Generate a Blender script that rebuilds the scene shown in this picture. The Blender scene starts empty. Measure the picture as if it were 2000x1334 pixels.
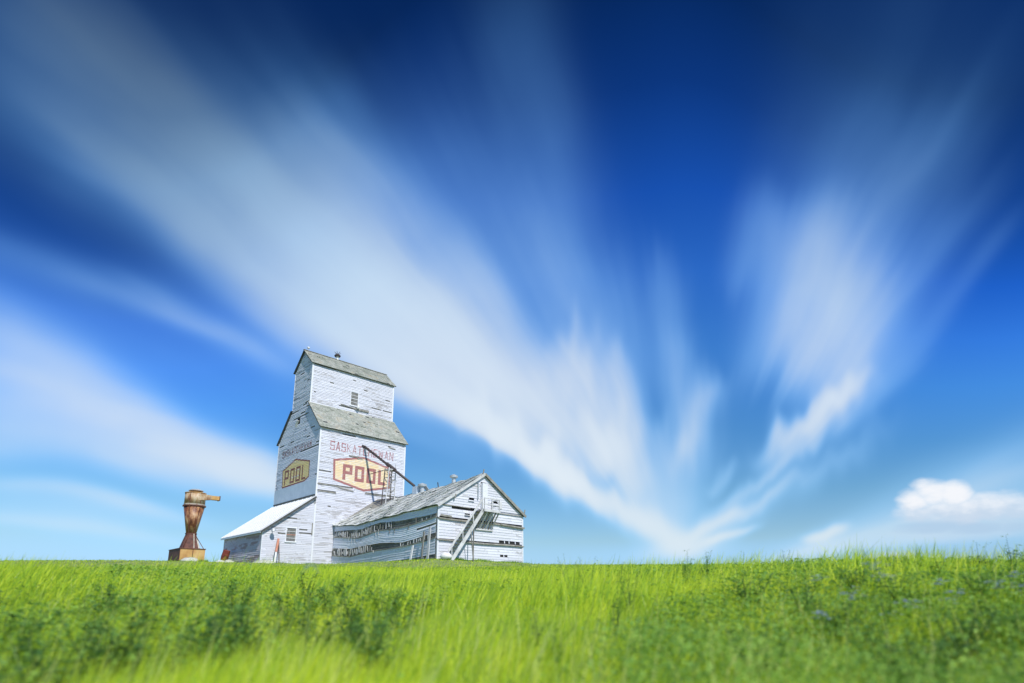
import bpy, math, random
import numpy as np
from mathutils import Vector, Matrix

sc = bpy.context.scene
COL = sc.collection
PI = math.pi
random.seed(7)
CZ = 1.0                                     # camera height above the meadow under it

# ------------------------------------------------------------------ camera
cd = bpy.data.cameras.new('camera')
cam = bpy.data.objects.new('camera', cd); COL.objects.link(cam); sc.camera = cam
FPX = 1077.55
cd.sensor_width = 36; cd.lens = FPX / 2000 * 36
cd.clip_start = .05; cd.clip_end = 6000
cd.shift_y = (929.3 - 667) / 2000
PITCH = .2062
cam.location = (0, 0, CZ); cam.rotation_euler = (PI / 2 + PITCH, 0, 0)
cd.dof.use_dof = True; cd.dof.focus_distance = 46; cd.dof.aperture_fstop = .62

# ------------------------------------------------------------------ sun and sky
YAW = math.radians(-44.3453)                 # the elevator is turned against the view
UD = Vector((math.cos(YAW), -math.sin(YAW), 0)); VD = Vector((math.sin(YAW), math.cos(YAW), 0))
sun_to = (-.20 * UD - VD + 1.1 * Vector((0, 0, 1))).normalized()
SUN_AZ = math.atan2(sun_to.x, sun_to.y); SUN_EL = math.asin(sun_to.z)
sd = bpy.data.lights.new('sun', 'SUN'); sd.energy = 4.15; sd.angle = math.radians(.53); sd.color = (1, .965, .9)
so = bpy.data.objects.new('sun', sd); COL.objects.link(so)
so.rotation_euler = sun_to.to_track_quat('Z', 'Y').to_euler(); so.location = (20, -30, 40)

world = bpy.data.worlds.new('World'); sc.world = world; world.use_nodes = True
wt = world.node_tree; wt.nodes.clear()


class G:
    """small helper for node graphs"""
    def __init__(s, t): s.t = t
    def n(s, k, **kw):
        x = s.t.nodes.new(k)
        for a, b in kw.items(): setattr(x, a, b)
        return x
    def setin(s, x, i, v):
        if hasattr(v, 'is_linked') or isinstance(v, bpy.types.NodeSocket): s.t.links.new(v, x.inputs[i])
        else: x.inputs[i].default_value = v
    def m(s, op, a, b=0.0, c=0.0, clamp=False):
        x = s.n('ShaderNodeMath', operation=op, use_clamp=clamp)
        s.setin(x, 0, a); s.setin(x, 1, b); s.setin(x, 2, c)
        return x.outputs[0]
    def vm(s, op, a, b=None, sc_=None):
        x = s.n('ShaderNodeVectorMath', operation=op); s.setin(x, 0, a)
        if b is not None: s.setin(x, 1, b)
        if sc_ is not None: s.setin(x, 3, sc_)
        return x.outputs['Value'] if op in ('DOT_PRODUCT', 'LENGTH') else x.outputs[0]
    def comb(s, a, b, c=0.0):
        x = s.n('ShaderNodeCombineXYZ'); s.setin(x, 0, a); s.setin(x, 1, b); s.setin(x, 2, c)
        return x.outputs[0]
    def noise(s, vec, scale, detail=3, rough=.5, dist=0.0):
        x = s.n('ShaderNodeTexNoise'); s.setin(x, 'Vector', vec); x.inputs['Scale'].default_value = scale
        x.inputs['Detail'].default_value = detail; x.inputs['Roughness'].default_value = rough
        x.inputs['Distortion'].default_value = dist
        return x.outputs['Fac']
    def ramp(s, f, stops, interp='LINEAR'):
        x = s.n('ShaderNodeValToRGB'); s.setin(x, 0, f); e = x.color_ramp.elements
        x.color_ramp.interpolation = interp
        while len(e) < len(stops): e.new(.5)
        for q, (p, c) in zip(e, stops):
            q.position = p; q.color = c if len(c) == 4 else (*c, 1)
        return x.outputs[0]
    def mix(s, f, a, b, mode='MIX'):
        x = s.n('ShaderNodeMix', data_type='RGBA', blend_type=mode)
        s.setin(x, 0, f); s.setin(x, 6, a); s.setin(x, 7, b)
        return x.outputs[2]
    def maprange(s, v, a, b, c=0.0, d=1.0, smooth=True):
        x = s.n('ShaderNodeMapRange', interpolation_type='SMOOTHSTEP' if smooth else 'LINEAR')
        s.setin(x, 0, v); s.setin(x, 1, a); s.setin(x, 2, b); s.setin(x, 3, c); s.setin(x, 4, d)
        return x.outputs[0]


g = G(wt)
tc = g.n('ShaderNodeTexCoord'); D = tc.outputs['Generated']
sky = g.n('ShaderNodeTexSky', sky_type='NISHITA'); sky.sun_disc = False
sky.sun_elevation = SUN_EL; sky.sun_rotation = SUN_AZ
sep = g.n('ShaderNodeSeparateXYZ'); wt.links.new(D, sep.inputs[0])
elev0 = g.m('DIVIDE', g.m('ARCSINE', sep.outputs[2]), PI / 2)
# vignette and polariser dimming painted into the sky tint, darker towards the sides
azd = g.m('ABSOLUTE', g.m('SUBTRACT', g.m('ARCTAN2', sep.outputs[0], sep.outputs[1]), .09))
elev = g.m('ADD', elev0, g.m('MULTIPLY', g.m('MULTIPLY', g.maprange(azd, .22, .80), g.maprange(elev0, .04, .30)), 18 / 90))
K = 2.2
tints = [(0, .80, 1.20, 1.75), (2, .68, 1.03, 1.70), (5, .72, .97, 1.18), (10, .52, .90, 1.15), (16, .37, .85, 1.28),
         (24, .29, .87, 1.60), (31, .20, .74, 1.72), (38, .09, .50, 1.50), (46, .04, .25, .78), (53, .02, .14, .42)]
tint = g.ramp(elev, [(e / 90, (a / K, b / K, c / K)) for e, a, b, c in tints])
base = g.vm('MULTIPLY', g.vm('MULTIPLY', sky.outputs[0], tint), (K * .1, K * .1, K * .1))

# streaked cirrus, drawn out by the wind: all streaks run to one point on the horizon
VAZ = math.atan2((1330 - 1000) / FPX, 1.0)
Vv = Vector((math.sin(VAZ), math.cos(VAZ), 0)); Rv = Vector((math.cos(VAZ), -math.sin(VAZ), 0))


def ray(x, y):                               # view direction through a point of the photograph
    a = (x - 1000) / FPX; b = (929.3 - y) / FPX
    c, s = math.cos(math.atan(math.tan(PITCH))), math.sin(PITCH)
    return Vector((a, c - b * s, s + b * c)).normalized()


def polar(x, y):
    d = ray(x, y)
    return math.atan2(d.z, d.dot(Rv)), math.acos(max(-1, min(1, d.dot(Vv))))


dV = g.vm('DOT_PRODUCT', D, tuple(Vv)); dR = g.vm('DOT_PRODUCT', D, tuple(Rv))
phi0 = g.m('ARCTAN2', sep.outputs[2], dR)
rad = g.m('ARCCOSINE', dV)
wv = g.comb(phi0, rad)
warp = g.m('SUBTRACT', g.noise(g.comb(g.m('MULTIPLY', phi0, 3.2), g.m('MULTIPLY', rad, 2.4), 3.1), 1.0, 2), .5)
phi = g.m('ADD', phi0, g.m('MULTIPLY', warp, .16))
rr = g.m('ADD', rad, g.m('MULTIPLY', g.m('SUBTRACT', g.noise(g.comb(g.m('MULTIPLY', phi0, 9.0), g.m('MULTIPLY', rad, 2.0), 9.0), 1.0, 2), .5), .13))
# x0,y0 far end - x1,y1 near the vanishing point, half width in px at the middle, density
S = [
    (20, 20, 900, 690, 75, .30), (300, 180, 1000, 800, 90, .55), (430, 360, 1080, 830, 65, .55),
    (520, 520, 1120, 935, 40, .9), (60, 200, 620, 640, 60, .58), (650, 640, 1080, 915, 27, 1.3), (640, 450, 1150, 860, 80, .75), (700, 760, 960, 900, 30, .25),
    (850, 600, 1180, 900, 62, .8), (480, 250, 820, 560, 70, .34), (130, 330, 400, 500, 44, .35), (560, 140, 1000, 620, 60, .66), (80, 60, 760, 600, 130, .52), (280, 590, 580, 725, 26, .28),
    (0, 30, 480, 390, 85, .18), (60, 20, 330, 210, 60, .2),
    (-40, 480, 560, 690, 26, .22), (80, 545, 420, 655, 18, .15), (-60, 560, 700, 760, 90, .16),
    (-60, 650, 300, 800, 46, .50), (-60, 740, 560, 940, 50, 1.3), (-60, 850, 420, 960, 36, .70), (300, 890, 640, 985, 24, .8),
    (-80, 935, 380, 1040, 17, .50), (-80, 1015, 420, 1090, 15, .45), (-100, 985, 300, 1040, 30, .3),
    (880, 220, 1180, 760, 90, .27), (960, -60, 1120, 420, 55, .13), (1070, 420, 1230, 800, 60, .22), (1200, 520, 1270, 760, 40, .18),
    (1296, 540, 1316, 800, 24, .28), (1326, 660, 1334, 860, 22, .28),
    (1640, 430, 1515, 735, 74, 1.05), (1720, 520, 1590, 760, 60, .30), (1700, 220, 1560, 560, 80, .12), (1780, -80, 1640, 400, 120, .14), (1530, 380, 1450, 560, 40, .22),
    (1810, 250, 1640, 680, 65, .28), (1900, 400, 1650, 770, 36, .28), (1740, 560, 1600, 800, 55, .40), (1960, 60, 1780, 380, 80, .08),
    (1990, 440, 1790, 670, 14, .12), (1680, 640, 1580, 840, 50, .30),
    (1780, 690, 1620, 850, 20, .25),
    (2080, 900, 1560, 1075, 40, .62), (2080, 985, 1480, 1100, 36, .75), (-100, 760, 560, 960, 150, .18),
]
tot = None
for x0, y0, x1, y1, hw, A in S:
    pa, ra = polar(x0, y0); pb, rb = polar(x1, y1)
    mx, my = (x0 + x1) / 2, (y0 + y1) / 2
    L = math.hypot(x1 - x0, y1 - y0); nx, ny = -(y1 - y0) / L, (x1 - x0) / L
    p1, _ = polar(mx + nx * hw, my + ny * hw); p2, _ = polar(mx - nx * hw, my - ny * hw)
    sg = abs(p1 - p2) / 2 * 1.10; pm, rm = polar(mx, my); sr = abs(ra - rb) / 2 * 1.12; rc = (ra + rb) / 2
    k = (pa - pb) / (ra - rb) if abs(ra - rb) > 1e-3 else 0
    k = max(-1.2, min(1.2, k))
    # ((phi-pm-k(r-rm))/sg)^2 + ((r-rc)/sr)^4
    lin = g.m('MULTIPLY_ADD', rr, -k, -(pm - k * rm))
    q = g.m('DIVIDE', g.m('ADD', phi, lin), sg); q2 = g.m('MULTIPLY', q, q)
    w = g.m('MULTIPLY_ADD', rr, 1 / sr, -rc / sr); w2 = g.m('MULTIPLY', w, w)
    e = g.m('MULTIPLY_ADD', w2, w2, q2)
    v = g.m('MULTIPLY', g.m('POWER', 2.718, g.m('MULTIPLY', e, -1.0)), A * .96)
    tot = v if tot is None else g.m('ADD', tot, v)
# torn patches low over the horizon, where the streaks are seen end on
azr = g.m('ARCTAN2', sep.outputs[0], sep.outputs[1]); elr = g.m('ARCSINE', sep.outputs[2])
dn1 = g.m('SUBTRACT', g.noise(g.comb(g.m('MULTIPLY', azr, 22.0), g.m('MULTIPLY', elr, 5.0), 4.0), 1.0, 1), .5)
dn2 = g.m('SUBTRACT', g.noise(g.comb(g.m('MULTIPLY', azr, 8.0), g.m('MULTIPLY', elr, 8.0), 14.0), 1.0, 1), .5)
azw = g.m('MULTIPLY_ADD', dn2, .04, azr)
elw = g.m('ADD', elr, g.m('MULTIPLY', dn1, g.maprange(elr, .06, .30, .015, .14)))
LB = [
    (940, 790, 1130, 950, 30, 1.3), (1060, 905, 1320, 1062, 27, 1.5), (1110, 680, 1215, 900, 56, 1.1), (1170, 820, 1262, 960, 36, .9),
    (1210, 700, 1250, 860, 22, .35), (1385, 740, 1345, 900, 36, .75), (1300, 850, 1330, 1000, 44, .55), (1230, 960, 1350, 1070, 45, .55),
    (1665, 775, 1505, 890, 27, 1.3), (1620, 850, 1370, 1015, 15, .55), (1700, 860, 1450, 1010, 26, .28), (1560, 930, 1390, 1045, 16, .45),
    (1450, 990, 1345, 1045, 13, 1.0), (1475, 1025, 1370, 1062, 9, .8), (1420, 1050, 1250, 1085, 22, .55), (1640, 1028, 1575, 1055, 11, 1.0), (1560, 1075, 1150, 1095, 26, .40),
    (1430, 910, 1380, 960, 14, .35),
]
for x0, y0, x1, y1, hw, A in LB:
    d0, d1 = ray(x0, y0), ray(x1, y1); A0_ = (math.atan2(d0.x, d0.y), math.asin(d0.z)); A1_ = (math.atan2(d1.x, d1.y), math.asin(d1.z))
    cx_, cy_ = (A0_[0] + A1_[0]) / 2, (A0_[1] + A1_[1]) / 2; hx_, hy_ = (A1_[0] - A0_[0]) / 2, (A1_[1] - A0_[1]) / 2
    hl = math.hypot(hx_, hy_); ex, ey = hx_ / hl, hy_ / hl; L = math.hypot(x1 - x0, y1 - y0) / 2; wd = hw * hl / L
    pa_ = g.m('SUBTRACT', azw, cx_); pe_ = g.m('SUBTRACT', elw, cy_)
    al = g.m('MULTIPLY', g.m('ADD', g.m('MULTIPLY', pa_, ex), g.m('MULTIPLY', pe_, ey)), 1 / (hl * 1.15))
    ac = g.m('MULTIPLY', g.m('ADD', g.m('MULTIPLY', pa_, -ey), g.m('MULTIPLY', pe_, ex)), 1 / wd)
    a2_ = g.m('MULTIPLY', al, al); e = g.m('MULTIPLY_ADD', a2_, a2_, g.m('MULTIPLY', ac, ac))
    tot = g.m('ADD', tot, g.m('MULTIPLY', g.m('POWER', 2.718, g.m('MULTIPLY', e, -1.0)), A))
# clouds outside the frame go on in the same streaks
out = g.maprange(g.noise(g.comb(g.m('MULTIPLY', phi, 3.4), g.m('MULTIPLY', rad, .9), 5.0), 1.0, 3), .45, .75, 0, .9)
out = g.m('MULTIPLY', out, g.maprange(rad, 1.0, 1.5))
st1 = g.noise(g.comb(g.m('MULTIPLY', phi, 10.0), g.m('MULTIPLY', rad, 1.6), 1.7), 1.0, 2, .5)
st2 = g.noise(g.comb(g.m('MULTIPLY', phi, 42.0), g.m('MULTIPLY', rad, 3.2), 7.7), 1.0, 2, .5)
st3 = g.noise(g.comb(g.m('MULTIPLY', phi, 5.0), g.m('MULTIPLY', rad, 5.0), 11.0), 1.0, 3, .5)
st = g.m('MULTIPLY_ADD', st1, .65, g.m('MULTIPLY_ADD', st2, .06, g.m('MULTIPLY_ADD', st3, .7, .30)))
st = g.m('MULTIPLY_ADD', g.m('SUBTRACT', st, 1.0), g.maprange(rad, .03, .45), 1.0)
tot = g.m('MULTIPLY', g.m('ADD', tot, out), st)
above = g.maprange(sep.outputs[2], -.01, .10, .30, 1)
alpha = g.m('SUBTRACT', 1.0, g.m('POWER', 2.718, g.m('MULTIPLY', tot, g.m('MULTIPLY', above, -.98))))
ccol = g.ramp(elev, [(0, (.70, .79, .85)), (.12, (.71, .79, .86)), (.25, (.64, .74, .85)), (.36, (.55, .70, .85)), (.46, (.40, .58, .80)), (.56, (.25, .42, .64)), (.62, (.13, .24, .40)), (.70, (.07, .12, .20))])
thin = g.vm('MULTIPLY', ccol, (.55, .92, 1.30))            # thin veil scatters bluer than thick cloud
skyc = g.mix(alpha, base, g.mix(g.maprange(alpha, .15, .85), thin, ccol))

# low cumulus on the right horizon: azimuth/elevation lobes broken up with noise
az = g.m('ARCTAN2', sep.outputs[0], sep.outputs[1])
el = g.m('ARCSINE', sep.outputs[2])
cn = g.m('SUBTRACT', g.noise(g.comb(g.m('MULTIPLY', az, 22.0), g.m('MULTIPLY', el, 40.0), 2.0), 1.0, 4, .55), .5)


def azel(x, y):
    d = ray(x, y); return math.atan2(d.x, d.y), math.asin(d.z)


def lobe(x, y, wx, wy, A=1.0):
    a, e_ = azel(x, y); a2, _ = azel(x + wx, y); _, e2 = azel(x, y - wy)
    qa = g.m('DIVIDE', g.m('SUBTRACT', az, a), a2 - a); qe = g.m('DIVIDE', g.m('SUBTRACT', el, e_), e2 - e_)
    d2 = g.m('ADD', g.m('MULTIPLY', qa, qa), g.m('MULTIPLY', qe, qe))
    return g.m('MULTIPLY', g.maprange(g.m('MULTIPLY_ADD', cn, 2.2, d2), 0.05, 1.7, 1, 0), A)


cu = None
for a in [(1788, 978, 34, 24), (1822, 964, 46, 28), (1860, 966, 38, 28), (1884, 1000, 60, 26, .9), (1930, 992, 60, 28, .85), (1975, 990, 50, 30, .75), (1850, 1000, 100, 24, .85), (1900, 1035, 160, 22, .35), (1980, 1010, 90, 40, .4), (1740, 1085, 60, 9, .5)]:
    v = lobe(*a); cu = v if cu is None else g.m('MAXIMUM', cu, v)
sh = None
for a in [(1815, 1030, 70, 12, .45), (1905, 1032, 60, 11, .45), (1985, 1030, 40, 10, .3)]:
    v = lobe(*a); sh = v if sh is None else g.m('MAXIMUM', sh, v)
cun = g.noise(g.comb(g.m('MULTIPLY', az, 60.0), g.m('MULTIPLY', el, 90.0), 6.0), 1.0, 4, .55)
shade = g.maprange(g.m('ADD', g.m('SUBTRACT', el, azel(1850, 992)[1]), g.m('MULTIPLY', g.m('SUBTRACT', cun, .5), .035)), -.018, .016)
skyc = g.mix(cu, skyc, g.mix(shade, (.55, .65, .78, 1), (.84, .86, .90, 1)))
skyc = g.mix(sh, skyc, (.36, .52, .72, 1))
bg = g.n('ShaderNodeBackground'); bg.inputs['Strength'].default_value = 1.0
wt.links.new(skyc, bg.inputs[0])
wo = g.n('ShaderNodeOutputWorld'); wt.links.new(bg.outputs[0], wo.inputs[0])
world.cycles.sampling_method = 'MANUAL'; world.cycles.sample_map_resolution = 512

vs = sc.view_settings
vs.view_transform = 'Standard'; vs.look = 'None'; vs.gamma = 1; vs.exposure = 0.12; vs.use_curve_mapping = False
sc.cycles.use_denoising = True
sc.cycles.max_bounces = 6; sc.cycles.transparent_max_bounces = 8

# ------------------------------------------------------------------ helpers
def tag(o, label=None, cat=None, group=None, kind=None):
    if label: o['label'] = label
    if cat: o['category'] = cat
    if group: o['group'] = group
    if kind: o['kind'] = kind
    return o


def empty(name, loc, rz=0.0):
    o = bpy.data.objects.new(name, None); COL.objects.link(o)
    o.location = loc; o.rotation_euler = (0, 0, rz); o.empty_display_size = .3
    return o


def link_mesh(name, me, parent=None):
    o = bpy.data.objects.new(name, me); COL.objects.link(o)
    if parent: o.parent = parent
    return o


def nrm(v):
    v = Vector(v); return v.normalized()


class MB:
    def __init__(s): s.v = []; s.f = []
    def quad(s, *p):
        i = len(s.v); s.v += [tuple(q) for q in p]; s.f.append(tuple(range(i, i + len(p)))); return s
    def hexa(s, c):                          # 8 corners: bottom ring, top ring
        i = len(s.v); s.v += [tuple(q) for q in c]
        s.f += [(i, i + 3, i + 2, i + 1), (i + 4, i + 5, i + 6, i + 7)] + [(i + a, i + (a + 1) % 4, i + 4 + (a + 1) % 4, i + 4 + a) for a in range(4)]
        return s
    def box(s, x0, x1, y0, y1, z0, z1):
        return s.hexa([(x0, y0, z0), (x1, y0, z0), (x1, y1, z0), (x0, y1, z0), (x0, y0, z1), (x1, y0, z1), (x1, y1, z1), (x0, y1, z1)])
    def bar(s, a, b, w, h, up=(0, 0, 1)):    # rectangular bar from a to b
        a, b = Vector(a), Vector(b); d = nrm(b - a); up = Vector(up)
        if abs(d.dot(up)) > .98: up = Vector((0, 1, 0))
        x = nrm(d.cross(up)) * w / 2; y = nrm(x.cross(d)) * h / 2
        return s.hexa([a - x - y, a + x - y, a + x + y, a - x + y, b - x - y, b + x - y, b + x + y, b - x + y])
    def tube(s, pts, r, n=10, cap=True):
        rs = r if isinstance(r, (list, tuple)) else [r] * len(pts)
        pts = [Vector(p) for p in pts]; i0 = len(s.v)
        for k, p in enumerate(pts):
            d = nrm(pts[min(k + 1, len(pts) - 1)] - pts[max(k - 1, 0)])
            u = Vector((0, 0, 1)) if abs(d.z) < .95 else Vector((1, 0, 0))
            x = nrm(d.cross(u)); y = nrm(x.cross(d))
            for j in range(n):
                a = 2 * PI * j / n; s.v.append(tuple(p + (x * math.cos(a) + y * math.sin(a)) * rs[k]))
        for k in range(len(pts) - 1):
            for j in range(n):
                a = i0 + k * n + j; b = i0 + k * n + (j + 1) % n
                s.f.append((a, b, b + n, a + n))
        if cap:
            s.f.append(tuple(i0 + j for j in range(n))[::-1]); s.f.append(tuple(i0 + (len(pts) - 1) * n + j for j in range(n)))
        return s
    def prism(s, poly, fn, a, b):            # poly of (p,q) pushed through fn(p,q,t) at t=a and t=b
        i = len(s.v); n = len(poly)
        s.v += [tuple(fn(p, q, a)) for p, q in poly] + [tuple(fn(p, q, b)) for p, q in poly]
        s.f.append(tuple(range(i, i + n))[::-1]); s.f.append(tuple(range(i + n, i + 2 * n)))
        s.f += [(i + j, i + (j + 1) % n, i + n + (j + 1) % n, i + n + j) for j in range(n)]
        return s
    def build(s, name, mat, parent=None, smooth=False, kind=None, fix=True):
        me = bpy.data.meshes.new(name); me.from_pydata(s.v, [], s.f); me.update()
        if fix:
            import bmesh
            bm = bmesh.new(); bm.from_mesh(me); bmesh.ops.recalc_face_normals(bm, faces=bm.faces); bm.to_mesh(me); bm.free()
        me.materials.append(mat)
        if smooth:
            me.polygons.foreach_set('use_smooth', [True] * len(me.polygons))
        o = link_mesh(name, me, parent)
        if kind: o['kind'] = kind
        return o


# ------------------------------------------------------------------ materials
def newmat(name):
    m = bpy.data.materials.new(name); m.use_nodes = True; t = m.node_tree; t.nodes.clear()
    gg = G(t); o = gg.n('ShaderNodeOutputMaterial'); p = gg.n('ShaderNodeBsdfPrincipled')
    t.links.new(p.outputs[0], o.inputs[0])
    return m, gg, p, o


def coords(gg): return gg.n('ShaderNodeTexCoord').outputs['Object']


def painted_boards(name, paint, wood, worn, seed=0, rough=.75, isl=.10, stretch=(1, 1, 5)):
    """white oil paint flaking off grey boards: more worn on some boards than others"""
    m, q, p, o = newmat(name)
    c = coords(q); c = q.vm('ADD', c, (seed * 13.1, seed * 7.3, seed * 3.7))
    geo = q.n('ShaderNodeNewGeometry'); ri = geo.outputs['Random Per Island']
    cs = q.vm('MULTIPLY', c, stretch)
    n1 = q.noise(cs, 1.3, 5, .62); n2 = q.noise(c, .35, 3, .5); n3 = q.noise(cs, 7, 4, .6)
    wsum = q.m('ADD', q.m('MULTIPLY', n1, .5), q.m('ADD', q.m('MULTIPLY', n2, .35), q.m('MULTIPLY', n3, .25)))
    wsum = q.m('ADD', wsum, q.m('MULTIPLY', q.m('SUBTRACT', ri, .5), .22))
    bare = q.maprange(wsum, .72 - worn, .80 - worn, 0, 1)
    tone = q.m('MULTIPLY_ADD', ri, isl * 2, 1 - isl)
    pc = q.mix(q.maprange(n3, .3, .75), (*paint, 1), (paint[0] * .80, paint[1] * .82, paint[2] * .86, 1))
    pc = q.vm('MULTIPLY', pc, q.comb(tone, tone, tone))
    wc = q.mix(n1, (wood[0] * .6, wood[1] * .6, wood[2] * .6, 1), (wood[0] * 1.5, wood[1] * 1.5, wood[2] * 1.5, 1))
    col = q.mix(bare, pc, wc)
    q.setin(p, 'Base Color', col); p.inputs['Roughness'].default_value = rough
    b = q.n('ShaderNodeBump'); b.inputs['Strength'].default_value = .4; b.inputs['Distance'].default_value = .01
    q.setin(b, 'Height', n3); q.t.links.new(b.outputs[0], p.inputs['Normal'])
    return m


def mottled(name, cols, scale, rough=.85, isl=0.0, stretch=(1, 1, 1), metal=0.0, bump=.3, detail=5):
    m, q, p, o = newmat(name); c = q.vm('MULTIPLY', coords(q), stretch)
    n = q.noise(c, scale, detail, .6); k = len(cols)
    col = q.ramp(n, [(.28 + .44 * i / max(1, k - 1), cc) for i, cc in enumerate(cols)])
    if isl:
        ri = q.n('ShaderNodeNewGeometry').outputs['Random Per Island']
        t_ = q.m('MULTIPLY_ADD', ri, isl * 2, 1 - isl); col = q.vm('MULTIPLY', col, q.comb(t_, t_, t_))
    q.setin(p, 'Base Color', col); p.inputs['Roughness'].default_value = rough; p.inputs['Metallic'].default_value = metal
    b = q.n('ShaderNodeBump'); b.inputs['Strength'].default_value = bump; b.inputs['Distance'].default_value = .01
    q.setin(b, 'Height', q.noise(c, scale * 6, 3, .6)); q.t.links.new(b.outputs[0], p.inputs['Normal'])
    return m


M = {}
M['white'] = painted_boards('flaking_white_boards', (.71, .715, .775), (.38, .375, .39), .125, 1, stretch=(1.2, 1.2, 7))
M['white_shade_side'] = painted_boards('weathered_shade_side_boards', (.80, .83, .93), (.36, .38, .44), .125, 2)  # bluer, lighter copy of the white: sky fill painted into the shaded face
M['annex_white'] = painted_boards('annex_boards', (.73, .735, .79), (.38, .38, .39), .09, 3)
M['annex_shade_side'] = painted_boards('annex_shade_side_boards', (.80, .84, .92), (.38, .39, .42), .035, 4)  # annex white lifted and blued, skylight put into the shaded long wall's colour
M['faded'] = painted_boards('faded_bare_boards', (.70, .64, .70), (.40, .29, .30), .15, 5, stretch=(1, 1, 3))
M['trim'] = painted_boards('trim_paint', (.80, .81, .84), (.4, .4, .38), .0, 6)
M['dark_wood'] = mottled('dark_sheathing', [(.10, .10, .095), (.17, .17, .16), (.25, .25, .24)], 3, isl=.2)
M['grey_wood'] = mottled('grey_bare_wood', [(.16, .155, .135), (.26, .25, .22), (.38, .37, .34)], 2.5, isl=.3)
M['pale_wood'] = mottled('pale_bare_wood', [(.40, .40, .39), (.56, .56, .57), (.70, .70, .71)], 2.5, isl=.25)
M['shingle'] = mottled('mossy_shingles', [(.25, .27, .23), (.34, .36, .31), (.42, .43, .39), (.40, .35, .24)], 1.1, isl=.14)
M['shingle_annex'] = mottled('weathered_annex_shingles', [(.38, .41, .35), (.53, .55, .51), (.68, .69, .68), (.54, .53, .38)], 1.0, isl=.12, stretch=(1, 1, 1))
M['metal_white'] = mottled('white_sheet_metal', [(.80, .80, .79), (.86, .86, .85)], 2, rough=.5, bump=.05)
M['metal_band'] = mottled('blue_grey_sheet', [(.55, .64, .74), (.66, .74, .84)], 1.5, rough=.55, bump=.05)
M['galv'] = mottled('galvanised', [(.45, .48, .50), (.62, .65, .67)], 4, rough=.45, metal=.3)
M['dark'] = mottled('dark_edge', [(.05, .055, .055), (.09, .095, .09)], 4)
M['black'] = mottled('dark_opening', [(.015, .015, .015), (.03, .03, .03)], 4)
M['dark_metal'] = mottled('brown_black_steel', [(.035, .03, .032), (.09, .07, .065)], 3, rough=.6)
M['rust'] = mottled('rust_streaks', [(.05, .015, .01), (.17, .055, .025), (.42, .22, .10), (.60, .48, .32)], 3.2, rough=.5, stretch=(1, 1, .45))
M['rust_gold'] = mottled('rusty_yellow_paint', [(.30, .12, .04), (.55, .31, .10), (.66, .46, .19)], 1.5, rough=.6, stretch=(1, 1, .5))
M['rust_barrel'] = mottled('tan_and_brown_rusted_steel', [(.15, .06, .035), (.40, .24, .12), (.58, .47, .32), (.34, .15, .07)], 2.6, rough=.55, stretch=(1, 1, .5))
M['rust_dark'] = mottled('dark_rust', [(.05, .02, .018), (.13, .05, .035), (.22, .09, .05)], 2.5, rough=.7)
M['rust_pale'] = mottled('pale_worn_steel', [(.30, .22, .15), (.55, .52, .45)], 3, rough=.5)
M['orange'] = mottled('orange_rod_paint', [(.45, .16, .10), (.62, .30, .20)], 5, rough=.6)
M['red'] = mottled('red_rust', [(.10, .02, .015), (.30, .06, .04)], 4)
M['paper'] = mottled('pale_board', [(.7, .7, .68), (.8, .8, .8)], 4)
M['stone'] = mottled('pale_concrete', [(.42, .43, .38), (.58, .58, .52)], 2)


def glassmat():
    m, q, p, o = newmat('window_glass')
    p.inputs['Base Color'].default_value = (.03, .045, .06, 1); p.inputs['Roughness'].default_value = .12
    p.inputs['Specular IOR Level'].default_value = .6
    return m


M['glass'] = glassmat()


def signmat(name, col, under, wear):
    m, q, p, o = newmat(name); c = coords(q)
    n = q.noise(q.vm('MULTIPLY', c, (1, 1, 4)), 2.6, 5, .65)
    n2 = q.noise(c, .8, 2, .5)
    s_ = q.m('ADD', q.m('MULTIPLY', n, .7), q.m('MULTIPLY', n2, .3))
    f = q.maprange(s_, wear, wear + .12)
    q.setin(p, 'Base Color', q.mix(f, (*col, 1), (*under, 1))); p.inputs['Roughness'].default_value = .8
    return m


M['s_yellow'] = signmat('faded_yellow_paint', (.82, .64, .38), (.80, .74, .64), .47)
M['s_maroon'] = signmat('faded_maroon_paint', (.38, .15, .14), (.62, .44, .40), .57)
M['s_text'] = signmat('flaking_maroon_lettering', (.38, .15, .17), (.76, .74, .78), .50)
M['s_yellow2'] = signmat('shade_side_yellow_paint', (.95, .72, .30), (.88, .76, .48), .50)  # yellow brightened for the grazing-lit left face, light put into the paint
M['s_maroon2'] = signmat('shade_side_maroon_paint', (.30, .09, .07), (.55, .34, .22), .60)  # maroon copy with its tone set for the dim left face
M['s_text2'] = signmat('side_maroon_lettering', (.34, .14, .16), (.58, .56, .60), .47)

# ------------------------------------------------------------------ terrain
ZB = CZ + 2.1788                             # ground level at the elevator


def smooth(t): t = np.clip(t, 0, 1); return t * t * (3 - 2 * t)


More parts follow.
